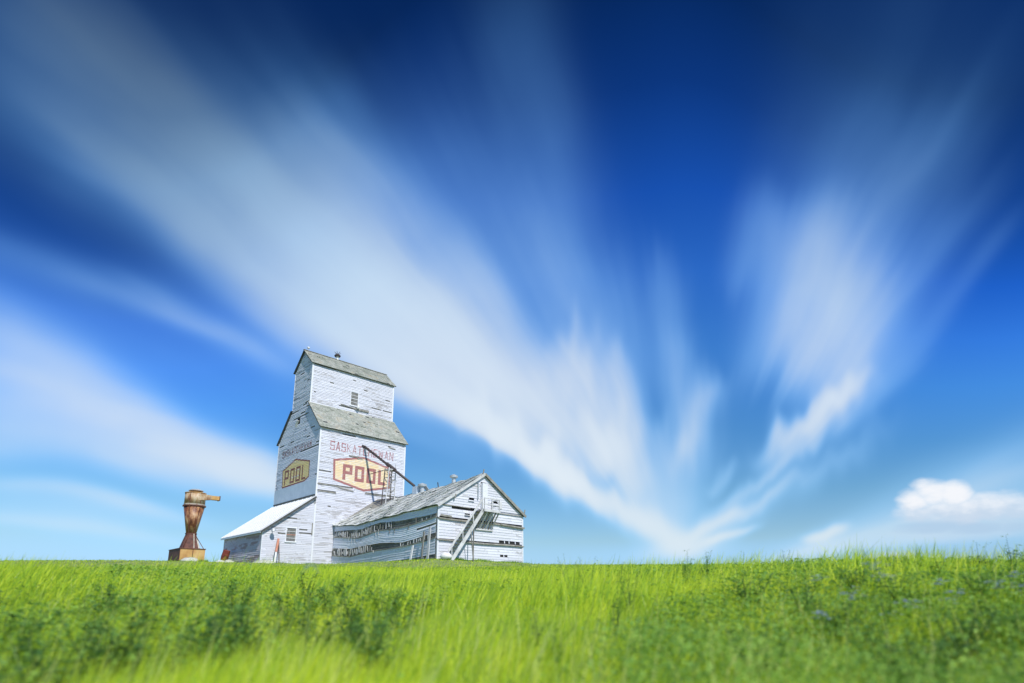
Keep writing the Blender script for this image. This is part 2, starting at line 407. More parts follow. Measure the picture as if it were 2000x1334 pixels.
def ground(x, y):
    x = np.asarray(x, float); y = np.asarray(y, float)
    near = -0.02 + .074 * y
    y1 = 14.0; g1 = near * 0 + (-.02 + .074 * y1)
    far = np.minimum(g1 + (y - y1) * (CZ + 1.42 - g1) / (35.0 - y1), ZB - .05)
    # low bank up to the level yard, following the fronts of the buildings
    ye = np.interp(x, [-60, -28, -24, -20, -15, -9, -5.4, 1, 12], [41, 39.5, 40.5, 44, 46, 41.5, 38.2, 44.5, 56])
    t = smooth((y - (ye - 4.0)) / 4.0)
    far = far * (1 - t) + (ZB - .05) * t
    z = np.where(y < y1, near, far)
    z = np.where(y < 0, -.02 + .03 * y, z)
    side = smooth((x - 1.3) / 4.5) * np.exp(-((y - 9.0) / 6.0) ** 2)
    z = z + .34 * side
    z = z + .14 * smooth((-x - 2.5) / 5) * np.exp(-((y - 11) / 6) ** 2)
    fade = np.exp(-np.maximum(y - 16, 0) / 8) * np.exp(-np.maximum(-y, 0) / 6)
    z = z + fade * (.05 * np.sin(x * .9 + 1.3) * np.sin(y * .7) + .03 * np.sin(x * 2.3 + y * 1.7))
    return z


def gz(x, y): return float(ground(x, y))


xs = np.concatenate([-np.geomspace(2500, 60, 16), np.linspace(-55, -18, 26), np.linspace(-17, 17, 90), np.linspace(18, 55, 26), np.geomspace(60, 2500, 16)])
ys = np.concatenate([-np.geomspace(2500, 10, 10), np.linspace(-8, 24, 110), np.linspace(25, 75, 50), np.geomspace(80, 4500, 22)])
X, Y = np.meshgrid(xs, ys); Z = ground(X, Y)
V = np.stack([X.ravel(), Y.ravel(), Z.ravel()], 1)
nx_, ny_ = len(xs), len(ys)
F = [(j * nx_ + i, j * nx_ + i + 1, (j + 1) * nx_ + i + 1, (j + 1) * nx_ + i) for j in range(ny_ - 1) for i in range(nx_ - 1)]
me = bpy.data.meshes.new('ground'); me.from_pydata(V.tolist(), [], F); me.update()
gm = mottled('meadow_soil_and_turf', [(.13, .17, .06), (.19, .25, .08), (.27, .34, .11)], .8, rough=1, bump=.5)
me.materials.append(gm); me.polygons.foreach_set('use_smooth', [True] * len(me.polygons))
go = link_mesh('ground', me); go['kind'] = 'structure'

# ------------------------------------------------------------------ lap siding
LAP = .032


def siding(mb, z0, z1, dz, xr, Mf, rng, blen=(1.6, 4.2), seg=99.0, miss=.012, holes=(), jit=.006, gone=()):
    """rows of overlapping boards. Mf(x, z, d) -> point, xr(z) -> (xa, xb)"""
    n = max(1, int(round((z1 - z0) / dz))); h = (z1 - z0) / n
    for r in range(n):
        a, b = z0 + r * h, z0 + (r + 1) * h
        xa0, xb0 = xr(a + 1e-4); xa1, xb1 = xr(b - 1e-4)
        if xb0 - xa0 < .05: continue
        cuts = [0.0]; Lr = xb0 - xa0; t = rng.uniform(.2, blen[1])
        while t < Lr - .3: cuts.append(t / Lr); t += rng.uniform(*blen)
        cuts.append(1.0)
        for hx0, hx1, hz0, hz1 in holes:
            if hz0 < (a + b) / 2 < hz1: cuts += [(hx0 - xa0) / Lr, (hx1 - xa0) / Lr]
        for gx0, gx1, gzz in gone:
            if a <= gzz < b: cuts += [(gx0 - xa0) / Lr, (gx1 - xa0) / Lr]
        cuts = sorted(set(min(1, max(0, c)) for c in cuts))
        for c0, c1 in zip(cuts[:-1], cuts[1:]):
            if c1 - c0 < 1e-4: continue
            xm = xa0 + (c0 + c1) / 2 * Lr; zm = (a + b) / 2
            if any(p[0] < xm < p[1] and p[2] < zm < p[3] for p in holes): continue
            if any(p[0] < xm < p[1] and a <= p[2] < b for p in gone): continue
            if rng.random() < miss: continue
            j = rng.uniform(-jit * .3, jit); tw = rng.uniform(-jit, jit)
            ns = max(1, int(math.ceil((c1 - c0) * Lr / seg))); gap = .006 / Lr
            i0 = len(mb.v)
            for k in range(ns + 1):
                t = c0 + gap + (c1 - c0 - 2 * gap) * k / ns
                xb_ = xa0 + t * (xb0 - xa0); xt_ = xa1 + t * (xb1 - xa1); dj = LAP + j + tw * (k / ns - .5)
                mb.v += [tuple(Mf(xb_, a - .012, 0.0)), tuple(Mf(xb_, a - .012, dj)), tuple(Mf(xt_, b, .008))]
            for k in range(ns):
                q = i0 + 3 * k; mb.f += [(q, q + 3, q + 4, q + 1), (q + 1, q + 4, q + 5, q + 2)]


def clip(poly, z, keep_above):
    out = []
    for i in range(len(poly)):
        p, q = poly[i], poly[(i + 1) % len(poly)]
        ip = (p[1] >= z) == keep_above or p[1] == z; iq = (q[1] >= z) == keep_above or q[1] == z
        if ip: out.append(p)
        if ip != iq:
            t = (z - p[1]) / (q[1] - p[1]); out.append((p[0] + t * (q[0] - p[0]), z))
    return out


def painted_shape(mb, poly, z0, h, Mf, lift):
    """a convex painted area that follows the boards it is painted on"""
    zs = [p[1] for p in poly]; r0 = int(math.floor((min(zs) - z0) / h)); r1 = int(math.floor((max(zs) - z0) / h))
    for r in range(r0, r1 + 1):
        a, b = z0 + r * h, z0 + (r + 1) * h
        q = clip(clip(poly, a, True), b, False)
        if len(q) < 3: continue
        d = lambda z: .008 + (LAP - .008) * (b - z) / h + lift
        mb.quad(*[Mf(x, z, d(z)) for x, z in q])


# block alphabet: strokes as convex quads on a 0..1 x 0..1 cell
def letter(ch, sw, sh):
    R = lambda x0, x1, y0, y1: [(x0, y0), (x1, y0), (x1, y1), (x0, y1)]
    if ch == 'S': return [R(0, 1, 1 - sh, 1), R(0, sw, .5, 1 - sh), R(0, 1, .5 - sh / 2, .5 + sh / 2), R(1 - sw, 1, sh, .5 - sh / 2), R(0, 1, 0, sh), R(0, sw, sh, .26), R(1 - sw, 1, .78, 1 - sh)]
    if ch == 'A': return [[(0, 0), (sw, 0), (.5 + sw * .5, 1), (.5 - sw * .5, 1)], [(1 - sw, 0), (1, 0), (.5 + sw * .5, 1), (.5 - sw * .5, 1)], R(.2, .8, .25, .25 + sh)]
    if ch == 'K': return [R(0, sw, 0, 1), [(sw, .42), (sw, .58), (1 - sw * .6, 1), (1, 1)][::-1], [(sw, .55), (sw + .1, .62), (1, 0), (1 - sw, 0)]]
    if ch == 'T': return [R(0, 1, 1 - sh, 1), R(.5 - sw / 2, .5 + sw / 2, 0, 1 - sh)]
    if ch == 'C': return [R(0, 1, 1 - sh, 1), R(0, sw, sh, 1 - sh), R(0, 1, 0, sh)]
    if ch == 'H': return [R(0, sw, 0, 1), R(1 - sw, 1, 0, 1), R(sw, 1 - sw, .5 - sh / 2, .5 + sh / 2)]
    if ch == 'E': return [R(0, sw, 0, 1), R(sw, 1, 1 - sh, 1), R(sw, .85, .5 - sh / 2, .5 + sh / 2), R(sw, 1, 0, sh)]
    if ch == 'W': return [[(.18, 0), (.32, 0), (sw * .8, 1), (0, 1)], [(.18, 0), (.32, 0), (.56, .8), (.44, .8)], [(.68, 0), (.82, 0), (.56, .8), (.44, .8)], [(.68, 0), (.82, 0), (1, 1), (1 - sw * .8, 1)]]
    if ch == 'N': return [R(0, sw, 0, 1), R(1 - sw, 1, 0, 1), [(1 - sw, 0), (1, 0), (sw, 1), (0, 1)]]
    if ch == 'P': return [R(0, sw, 0, 1), R(sw, 1, 1 - sh, 1), R(sw, 1, .38, .38 + sh), R(1 - sw, 1, .38 + sh, 1 - sh)]
    if ch == 'O': return [R(0, sw, 0, 1), R(1 - sw, 1, 0, 1), R(sw, 1 - sw, 0, sh), R(sw, 1 - sw, 1 - sh, 1)]
    if ch == 'L': return [R(0, sw, 0, 1), R(sw, 1, 0, sh)]


def window(parent, Mf, x0, x1, z0, z1, cols, rows, cross=None, blind=None):
    """wooden sash window set in the wall. Mf(x,z,d)->point"""
    w = MB(); t = .07
    def bx(a, b, c, d_, e, f): w.hexa([Mf(a, c, e), Mf(b, c, e), Mf(b, c, f), Mf(a, c, f), Mf(a, d_, e), Mf(b, d_, e), Mf(b, d_, f), Mf(a, d_, f)])
    bx(x0 - t, x0, z0 - t, z1 + t, -.04, .055); bx(x1, x1 + t, z0 - t, z1 + t, -.04, .055)
    bx(x0, x1, z1, z1 + t, -.04, .055); bx(x0 - t * 1.6, x1 + t * 1.6, z0 - t * 1.5, z0 - .002, -.04, .10)
    fr = w.build('window', M['trim'], parent)
    w = MB(); t = .03
    for i in range(1, cols): x = x0 + (x1 - x0) * i / cols; bx(x - t / 2, x + t / 2, z0, z1, -.03, .0)
    for j in range(1, rows):
        if j == cross: continue
        z = z0 + (z1 - z0) * j / rows; bx(x0, x1, z - t / 2, z + t / 2, -.028, .002)
    w.build('glazing_bar', M['trim'], fr)
    if cross:
        w = MB(); z = z0 + (z1 - z0) * cross / rows; bx(x0, x1, z - .03, z + .02, -.03, .02)
        o = w.build('meeting_rail', M['orange'] if blind is None else M['trim'], fr)
    for i in range(cols):
        for j in range(rows):
            a = x0 + (x1 - x0) * i / cols; b = x0 + (x1 - x0) * (i + 1) / cols; c = z0 + (z1 - z0) * j / rows; d_ = z0 + (z1 - z0) * (j + 1) / rows
            w = MB(); bx(a, b, c, d_, -.05, -.035)
            w.build('pane', M['paper'] if (blind and j < blind) else M['glass'], fr)
    return fr


# ------------------------------------------------------------------ grain elevator
O3 = Vector((-17.8166, 49.3647, ZB))
RZ = -YAW
LA, A0, LW = 15.713, 2.027, 4.355
W, DD = 9.28, 9.51
He, c0, Hc, Hce, Hap, ov = 12.857, 2.787, 15.97, 20.033, 22.0, .21
rng = random.Random(3)
EL = empty('grain_elevator', O3, RZ)
tag(EL, 'tall white flaking wooden grain elevator with stepped cupola and yellow POOL signs', 'grain elevator')
m1 = (Hc - He) / (c0 + ov); Hw = He + m1 * ov
m2 = (Hap - Hce) / (DD / 2 - c0 + ov); Hcw = Hce + m2 * ov
prof = [(0, -.6), (0, Hw - .10), (c0, Hc - .10), (c0, Hcw - .10), (DD / 2, Hap - .12), (DD - c0, Hcw - .10), (DD - c0, Hc - .10), (DD, Hw - .10), (DD, -.6)]
MB().prism(prof, lambda p, q, t: (t, p, q), 0, W).build('wall', M['dark_wood'], EL)

ROW = .155
Ff = lambda x, z, d: (x, -d, z)                   # front face, toward the sun
Fc = lambda x, z, d: (x, c0 - d, z)
Fl = lambda x, z, d: (-d, x, z)                   # left face (x runs along v)
Fr = lambda x, z, d: (W + d, x, z)
Fb = lambda x, z, d: (x, DD + d, z)
Fcb = lambda x, z, d: (x, DD - c0 + d, z)
front_gone = [(5.0, 8.6, 7.17), (.05, 3.6, 7.53), (.05, 1.9, 6.84), (.1, 1.3, 8.75), (3.0, 4.1, 10.62), (4.0, 4.3, 10.45), (7.2, 7.5, 12.3), (2.2, 3.6, 12.5), (1.2, 1.5, 5.4)]
nf = int(round(Hw / ROW)); hf = Hw / nf
mb = MB(); siding(mb, 0, Hw - .12, ROW, lambda z: (0, W), Ff, rng, gone=front_gone, miss=.003, jit=.014)
nrow = max(1, int(round((Hw - .12) / ROW))); hf = (Hw - .12) / nrow
mb.build('siding', M['white'], EL, kind='stuff', fix=False)
win = (4.27, 5.06, 16.70, 18.16)
cup_gone = [(3.0, 4.9, 16.38), (6.7, 7.9, 16.9), (5.7, 6.1, 18.72), (1.9, 2.3, 18.5), (4.4, 4.7, 19.4), (8.3, 8.9, 18.2), (.3, .5, 17.1)]
mb = MB(); siding(mb, Hc - .02, Hcw - .1, ROW, lambda z: (0, W), Fc, rng, holes=[win], gone=cup_gone, miss=.008, jit=.014)
siding(mb, Hc - .02, Hcw - .1, ROW, lambda z: (0, W), Fcb, rng); siding(mb, 0, Hw - .12, ROW, lambda z: (0, W), Fb, rng)
mb.build('siding', M['white'], EL, kind='stuff', fix=False)


def xside(z):
    if z < Hw - .1: return (0, DD)
    if z < Hc - .1: t = (z - Hw + .1) / m1; return (t, DD - t)
    if z < Hcw - .1: return (c0, DD - c0)
    t = c0 + (z - Hcw + .1) / m2; return (min(t, DD / 2), max(DD - t, DD / 2))


hole_l = (4.72, 5.34, 14.17, 14.80)
side_gone = [(3.0, 3.8, 16.2), (3.4, 4.3, 15.9), (2.5, 3.4, 15.6), (4.6, 5.5, 19.6), (3.2, 3.7, 18.4), (1.2, 2.0, 13.2), (5.8, 6.6, 12.5), (8.2, 9.2, 12.6), (2.2, 2.8, 12.4), (3.6, 4.6, 15.2)]
mb = MB()
z_s = 7.98; nL = int(round((Hap - .2 - z_s) / ROW)); hL = (Hap - .2 - z_s) / nL
siding(mb, z_s, Hap - .2, ROW, xside, Fl, rng, holes=[hole_l], gone=side_gone, miss=.012, jit=.014)
mb.build('siding', M['white_shade_side'], EL, kind='stuff', fix=False)
mb = MB(); siding(mb, 0, Hap - .2, ROW, xside, Fr, rng); mb.build('siding', M['white'], EL, kind='stuff', fix=False)
mb = MB(); siding(mb, 0, 6.4, ROW, xside, Fl, rng); mb.build('siding', M['white_shade_side'], EL, kind='stuff', fix=False)

# sheet metal band with dark flashing
for i in range(8):
    y0 = DD * i / 8
    MB().box(-.05, -.002, y0 + .005, y0 + DD / 8 - .005, 6.42, 7.95).build('metal_panel', M['metal_band'], EL)
MB().box(-.10, -.051, 0, DD, 6.36, 6.46).build('flashing', M['dark'], EL)
# corner boards
for x, y, z0_, z1_, mt in [(0, 0, 0, Hw - .1, 'trim'), (W, 0, 0, Hw - .1, 'trim'), (0, DD, 6.4, Hw - .1, 'trim'), (0, c0, Hc - .05, Hcw - .1, 'trim'), (W, c0, Hc, Hcw - .1, 'trim'), (0, DD - c0, Hc, Hcw - .1, 'trim')]:
    sx = -1 if x == 0 else 1; sy = -1 if y < DD / 2 else 1
    MB().box(min(x + sx * .055, x - sx * .10), max(x + sx * .055, x - sx * .10), min(y + sy * .055, y + sy * .001), max(y + sy * .055, y + sy * .001), z0_, z1_).build('corner_board', M[mt], EL)


def roof_slope(parent, p0, along, down, L, S_, nrmv, mat, name='roof', row=.26, shw=.34, th=.07, sagf=None, miss=.01, wild=.01, r=rng, edge='dark'):
    """shingled slope: deck with a dark underside edge + overlapping shingle courses. p0 = ridge end"""
    along, down, nv = nrm(along), nrm(down), nrm(nrmv); p0 = Vector(p0)
    sg = sagf or (lambda a, s: 0.0)
    P = lambda a, s, d: p0 + along * a + down * s + nv * d + Vector((0, 0, sg(a, s)))
    nA = max(1, int(L / 1.0)) if sagf else 1; nS = 5 if sagf else 1
    dk = MB(); i0 = 0
    for k in range(nA + 1):
        for j in range(nS + 1):
            dk.v += [tuple(P(L * k / nA, S_ * j / nS, -th)), tuple(P(L * k / nA, S_ * j / nS, -.012))]
    st_ = 2 * (nS + 1)
    for k in range(nA):
        for j in range(nS):
            a = k * st_ + 2 * j; b = a + st_
            dk.f += [(a, a + 2, b + 2, b), (a + 1, b + 1, b + 3, a + 3)]
        a = k * st_; b = a + st_; dk.f += [(a, b, b + 1, a + 1)]
        a = k * st_ + 2 * nS; b = a + st_; dk.f += [(a, a + 1, b + 1, b)]
    for k in (0, nA):
        for j in range(nS): a = k * st_ + 2 * j; dk.f += [(a, a + 1, a + 3, a + 2)]
    deck = dk.build(name, M[edge], parent)
    mb = MB(); n = int(round(S_ / row))
    for q in range(n):
        s0 = S_ * q / n; s1 = S_ * (q + 1) / n; a = -r.uniform(0, shw)
        while a < L:
            w_ = r.uniform(.7, 1.35) * shw; a0, a1 = max(0, a) + .006, min(L, a + w_) - .006; a += w_
            if a1 - a0 < .03 or r.random() < miss: continue
            d0 = r.uniform(.030, .042) + (r.random() < .05) * r.uniform(0, wild * 6); e = r.uniform(0, .02) + wild * r.uniform(0, 2)
            A_, B_, C_, D_ = P(a0, s0 - .02, .003), P(a1, s0 - .02, .003), P(a1, s1 + e, d0), P(a0, s1 + e, d0)
            E_, F_ = P(a1, s1 + e, -.002), P(a0, s1 + e, -.002)
            i = len(mb.v); mb.v += [tuple(v_) for v_ in (A_, B_, C_, D_, E_, F_)]
            mb.f += [(i, i + 1, i + 2, i + 3), (i + 3, i + 2, i + 4, i + 5)]
    o = mb.build('shingles', mat, deck, kind='stuff', fix=False)
    return deck


def gable_roof(parent, u0, u1, vc, half, zr, ze, mat, **kw):
    s = math.hypot(half, zr - ze)
    roof_slope(parent, (u0, vc, zr), (1, 0, 0), (0, -half, ze - zr), u1 - u0, s, (0, -(zr - ze), half), mat, **kw)
    roof_slope(parent, (u0, vc, zr), (1, 0, 0), (0, half, ze - zr), u1 - u0, s, (0, (zr - ze), half), mat, **kw)


gable_roof(EL, -.22, W + .22, DD / 2, DD / 2 - c0 + ov, Hap, Hce, M['shingle'])
sl = math.hypot(c0 + ov, Hc - He)
roof_slope(EL, (-.22, c0 - .06, Hc - .03), (1, 0, 0), (0, -(c0 + ov), He - Hc), W + .44, sl, (0, -(Hc - He), c0 + ov), M['shingle'])
roof_slope(EL, (-.22, DD - c0 + .06, Hc - .03), (1, 0, 0), (0, (c0 + ov), He - Hc), W + .44, sl, (0, (Hc - He), c0 + ov), M['shingle'])
# ridge cap, finials and vent
MB().bar((-.24, DD / 2, Hap + .03), (W + .24, DD / 2, Hap + .03), .22, .05).build('ridge_cap', M['grey_wood'], EL)
f = MB().tube([(.25, DD / 2, Hap), (.25, DD / 2, Hap + .35)], .03, 6).build('lightning_rod', M['galv'], EL)
MB().tube([(.25, DD / 2, Hap + .25), (.25, DD / 2, Hap + .31), (.25, DD / 2, Hap + .42), (.25, DD / 2, Hap + .48)], [.05, .13, .13, .04], 10).build('ball', M['paper'], f, smooth=True)
f = MB().tube([(3.45, DD / 2, Hap), (3.45, DD / 2, Hap + .40)], .14, 10).build('roof_vent', M['paper'], EL)
MB().tube([(3.45, DD / 2, Hap + .38), (3.45, DD / 2, Hap + .48), (3.45, DD / 2, Hap + .62), (3.45, DD / 2, Hap + .72)], [.30, .34, .22, .05], 12).build('cap', M['dark_metal'], f)
mb = MB()
for a in range(6): mb.bar((3.45, DD / 2, Hap + .65), (3.45 + .36 * math.cos(a), DD / 2 + .36 * math.sin(a), Hap + .86), .03, .03)
mb.build('bird_spikes', M['dark_metal'], f)

window(EL, Fc, *win, 3, 4, cross=2, blind=2)
mb = MB(); mb.box(4.75, 6.35, c0 - .16, c0 - .03, 16.28, 16.46); mb.build('loose_plank', M['grey_wood'], EL)
mb = MB(); mb.bar((3.2, c0 - .07, 16.50), (4.9, c0 - .07, 16.36), .04, .07); mb.build('loose_plank', M['grey_wood'], EL)
mb = MB(); mb.tube([(5.0, c0 - .3, 16.4), (5.0, c0 - .3, 16.56), (5.0, c0 - .3, 16.72)], [.13, .16, .04], 8); mb.build('lamp_globe', M['paper'], EL)
# opening in the gable with a tilted white board
MB().box(-.02, -.012, hole_l[0], hole_l[1], hole_l[2], hole_l[3]).build('opening', M['black'], EL)
MB().bar((-.06, 5.45, 13.95), (-.12, 4.95, 14.50), .06, .30, up=(1, 0, 0)).build('loose_board', M['paper'], EL)

# loose and bare boards that stand out on the front
for i, (x0, x1, z, dzz) in enumerate([(.06, 2.4, 7.46, -.05), (2.2, 3.7, 7.34, -.20), (4.9, 7.2, 7.12, -.06), (.1, 1.95, 6.80, -.03), (3.05, 3.9, 10.56, -.02), (3.9, 4.5, 10.42, .08), (7.3, 8.1, 12.18, -.1)]):
    MB().bar((x0, -.06, z), (x1, -.06, z + dzz), .03, .09).build('bare_board', M['grey_wood'], EL)

# --- the painted signs, following the laps
def hexsign(parent, pts, Mf, z0_, h_, inset, mats, cells, letters):
    cx = sum(p[0] for p in pts) / 6; cz = sum(p[1] for p in pts) / 6
    b = MB()
    inner = []
    n = len(pts)
    for i in range(n):                        # offset polygon
        p, a, c = Vector(pts[i]), Vector(pts[i - 1]), Vector(pts[(i + 1) % n])
        e1 = (p - a).normalized(); e2 = (c - p).normalized()
        n1 = Vector((-e1.y, e1.x)); n2 = Vector((-e2.y, e2.x)); m_ = (n1 + n2).normalized()
        if m_.dot(Vector((cx, cz)) - p) < 0: m_ = -m_
        inner.append(tuple(p + m_ * inset / max(.3, abs(m_.dot(n1)))))
    for i in range(n):
        q = [pts[i], pts[(i + 1) % n], inner[(i + 1) % n], inner[i]]
        painted_shape(b, q, z0_, h_, Mf, .012)
    root = b.build('sign', mats[1], parent, fix=False)
    b = MB(); painted_shape(b, inner, z0_, h_, Mf, .011); b.build('sign_field', mats[0], root, fix=False)
    for (x0, x1, zb0, zt0, zb1, zt1, sw, sh), ch in zip(cells, letters):
        b = MB()
        for poly in letter(ch, sw, sh):
            q = []
            for a, t in poly:
                lo = zb0 + (zb1 - zb0) * a; hi = zt0 + (zt1 - zt0) * a
                q.append((x0 + (x1 - x0) * a, lo + (hi - lo) * t))
            painted_shape(b, q, z0_, h_, Mf, .016)
        b.build('letter', mats[1], root, fix=False)
    return root


hx = [(1.45, 9.98), (4.62, 10.70), (7.62, 10.05), (7.66, 7.93), (4.77, 7.28), (1.55, 7.98)]
# narrow dark slits where single boards have sprung
ce = [(2.46, 3.46, 8.14, 9.66, 8.14, 9.66, .30, .20), (3.72, 4.72, 8.14, 9.68, 8.14, 9.68, .30, .20), (4.98, 5.98, 8.16, 9.66, 8.16, 9.66, .30, .20), (6.26, 7.1, 8.16, 9.66, 8.16, 9.66, .36, .20)]
hexsign(EL, hx, Ff, 0, hf, .20, (M['s_yellow'], M['s_maroon']), ce, 'POOL')
hx2 = [(8.05, 9.86), (5.0, 10.62), (1.70, 9.92), (1.64, 8.10), (4.85, 7.99), (7.80, 7.99)]
hx2 = [(8.0, 9.84), (4.95, 10.60), (1.70, 9.90), (1.66, 8.30), (2.6, 8.0), (7.80, 7.99)]
ce2 = [(7.35, 6.35, 8.22, 9.72, 8.22, 9.72, .24, .14), (6.0, 5.0, 8.22, 9.72, 8.22, 9.72, .24, .14), (4.65, 3.65, 8.22, 9.72, 8.22, 9.72, .24, .14), (3.3, 2.45, 8.22, 9.72, 8.22, 9.72, .26, .14)]
hexsign(EL, hx2, Fl, z_s, hL, .14, (M['s_yellow2'], M['s_maroon2']), ce2, 'POOL')
word = 'SASKATCHEWAN'
tot_ = sum(1.25 if c in 'W' else 1 for c in word); x = 1.05; x_end = 8.02; step = (x_end - x) / tot_
for i, ch in enumerate(word):
    wd = step * (1.25 if ch == 'W' else 1)
    b = MB()
    for poly in letter(ch, .20, .12): painted_shape(b, [(x + wd * .78 * a, 10.84 + .86 * t) for a, t in poly], 0, hf, Ff, .012)
    b.build('letter', M['s_text'], EL, fix=False); x += wd
x = 8.35; x_end = 1.5; step = (x - x_end) / tot_
for i, ch in enumerate(word):
    wd = step * (1.25 if ch == 'W' else 1)
    b = MB()
    for poly in letter(ch, .22, .14): painted_shape(b, [(x - wd * .78 * a, 11.17 + .74 * t) for a, t in poly], z_s, hL, Fl, .012)
    b.build('letter', M['s_text2'], EL, fix=False); x -= wd

# ------------------------------------------------------------------ driveway shed on the left side
SH = empty('driveway_shed', O3, RZ)
tag(SH, 'low lean-to shed with white metal roof against the left side of the elevator', 'shed')
Hl0, Hl1 = 6.25, 2.93
ms = (Hl0 - Hl1) / LW
top = lambda u: Hl0 + ms * u                  # u from -LW to 0
MB().prism([(-LW, -.7), (-.01, -.7), (-.01, Hl0 - .1), (-LW, Hl1 - .1)], lambda p, q, t: (p, t, q), .01, DD - .02).build('wall', M['dark_wood'], SH)
sw_ = (-2.37, -1.56, 2.06, 3.20)
mb = MB()
siding(mb, 0.0, Hl0 - .1, ROW, lambda z: (max(-LW, (z - Hl0 + .1) / ms) if z > Hl1 - .1 else -LW, -.01), lambda x, z, d: (x, .01 - d, z), rng, holes=[sw_],
       gone=[(-1.3, -.55, 3.12), (-1.3, -.05, 2.78), (-3.1, -2.45, 2.74), (-2.5, -1.6, 4.05)], miss=.012)
siding(mb, 0.0, Hl0 - .1, ROW, lambda z: (max(-LW, (z - Hl0 + .1) / ms) if z > Hl1 - .1 else -LW, 0), lambda x, z, d: (x, DD - .02 + d, z), rng)
mb.build('siding', M['white'], SH, kind='stuff', fix=False)
mb = MB(); siding(mb, 0, Hl1 - .1, .17, lambda z: (0, DD), lambda x, z, d: (-LW - d, x, z), rng, miss=.02, jit=.015); mb.build('siding', M['faded'], SH, kind='stuff', fix=False)
for y in (0.0, DD - .1):
    MB().box(-LW - .055, -LW + .0, y - .05, y + .10, -.2, Hl1 - .1).build('corner_board', M['trim'], SH)
MB().box(-.10, .06, -.055, -.045, 5.55, 6.3).build('patch_board', M['grey_wood'], SH)
MB().box(-.16, -.05, -.052, -.040, 2.7, 3.8).build('patch_board', M['grey_wood'], SH)
# metal roof in sheets
dn = Vector((-LW, 0, -(Hl0 - Hl1))); Ls = dn.length + .30; dn.normalize(); nv = Vector((-dn.z, 0, dn.x)); nv = nv if nv.z > 0 else -nv
nsh = 11
for i in range(nsh):
    y0 = -.22 + (DD + .44) * i / nsh; y1 = -.22 + (DD + .44) * (i + 1) / nsh
    p = Vector((-.02, 0, Hl0 + .02))
    b = MB(); q = [p, p + dn * Ls]
    b.hexa([q[0] + Vector((0, y0, 0)), q[0] + Vector((0, y1, 0)), q[1] + Vector((0, y1, 0)), q[1] + Vector((0, y0, 0)),
            q[0] + Vector((0, y0, 0)) + nv * .03, q[0] + Vector((0, y1, 0)) + nv * .03, q[1] + Vector((0, y1, 0)) + nv * .03, q[1] + Vector((0, y0, 0)) + nv * .03])
    b.bar(q[0] + Vector((0, y1 - .02, 0)) + nv * .045, q[1] + Vector((0, y1 - .02, 0)) + nv * .045, .04, .035, up=nv)
    b.build('roof_sheet', M['metal_white'], SH)
pa = Vector((-.02, -.25, Hl0 - .08)); MB().bar(pa, pa + dn * Ls, .05, .16, up=nv).build('barge_board', M['dark'], SH)
pe = Vector((-.02, 0, Hl0)) + dn * (Ls + .02)
MB().bar(pe + Vector((0, -.25, -.06)), pe + Vector((0, DD + .25, -.06)), .05, .14).build('fascia', M['metal_band'], SH)
window(SH, lambda x, z, d: (x, .01 - d, z), *sw_, 3, 4, cross=2)
# yard lamp on a bracket
b = MB().tube([(-3.62, -.04, 3.02), (-3.64, -.30, 3.10), (-3.66, -.48, 3.02)], .03, 6)
lb = b.build('lamp_bracket', M['dark_metal'], SH)
MB().tube([(-3.66, -.48, 3.06), (-3.66, -.48, 2.98), (-3.66, -.48, 2.78)], [.05, .16, .20], 10).build('lamp_shade', M['galv'], lb)

# ------------------------------------------------------------------ annex in front
AN = empty('grain_annex', O3 + UD * A0 - VD * LA, RZ)
tag(AN, 'long low white grain annex with sagging mossy roof and burst wall boards', 'grain annex')
Wa, Hae, Haa = 8.62, 3.95, 6.90
SY = [0, .9, 4.2, 7.6, 10.9, 13.5, 15.7]
s1t = lambda y: np.interp(y, [0, .9, 4.2, 7.6, 10.7, 15.4], [3.36, 3.29, 3.19, 3.30, 3.00, 3.20])
s1b = lambda y: np.interp(y, [0, .9, 4.2, 7.6, 10.9, 15.4], [3.12, 2.99, 2.65, 2.67, 2.27, 2.66])
s2t = lambda y: np.interp(y, [0, .9, 4.1, 7.2, 12.4, 15.6], [1.95, 1.86, 1.48, 1.65, 1.44, 1.67])
s2b = lambda y: np.interp(y, [0, .9, 4.1, 8.1, 12.4, 15.6], [1.62, 1.47, 1.17, 1.08, .77, 1.00])
s3t = lambda y: np.interp(y, [0, .9, 2.0, 6.0, 8.0], [.42, .37, .27, .13, -.15])
eav = lambda y: np.interp(y, SY, [3.95, 3.91, 3.75, 3.62, 3.43, 3.55, 3.74])
bulge = lambda y, z: .10 * math.sin(min(PI, max(0, z / 3.9 * PI))) * math.sin(PI * min(1, max(0, y / 15.7))) + .03 * math.sin(y * 1.3 + z)
slope_a = (Haa - Hae) / (Wa / 2 + .2)
Hea = 3.95 + slope_a * .2
# wall core
b = MB(); N = 32
for k in range(N + 1):
    y = 15.66 * k / N; hz = float(eav(y))
    rz_ = Haa - .12 - .30 * math.sin(PI * min(1, y / 15.7)) ** .7 * (y > 0)
    b.v += [(.0 - bulge(y, 0) * 0, y, -.7), (0, y, hz + .0), (Wa / 2, y, rz_ - .05), (Wa, y, hz - .0), (Wa, y, -.7)]
for k in range(N):
    a = 5 * k; b.f += [(a + j, a + (j + 1) % 5, a + 5 + (j + 1) % 5, a + 5 + j) for j in range(5)]
b.f += [(4, 3, 2, 1, 0), tuple(5 * N + j for j in range(5))]
b.build('wall', M['grey_wood'], AN)


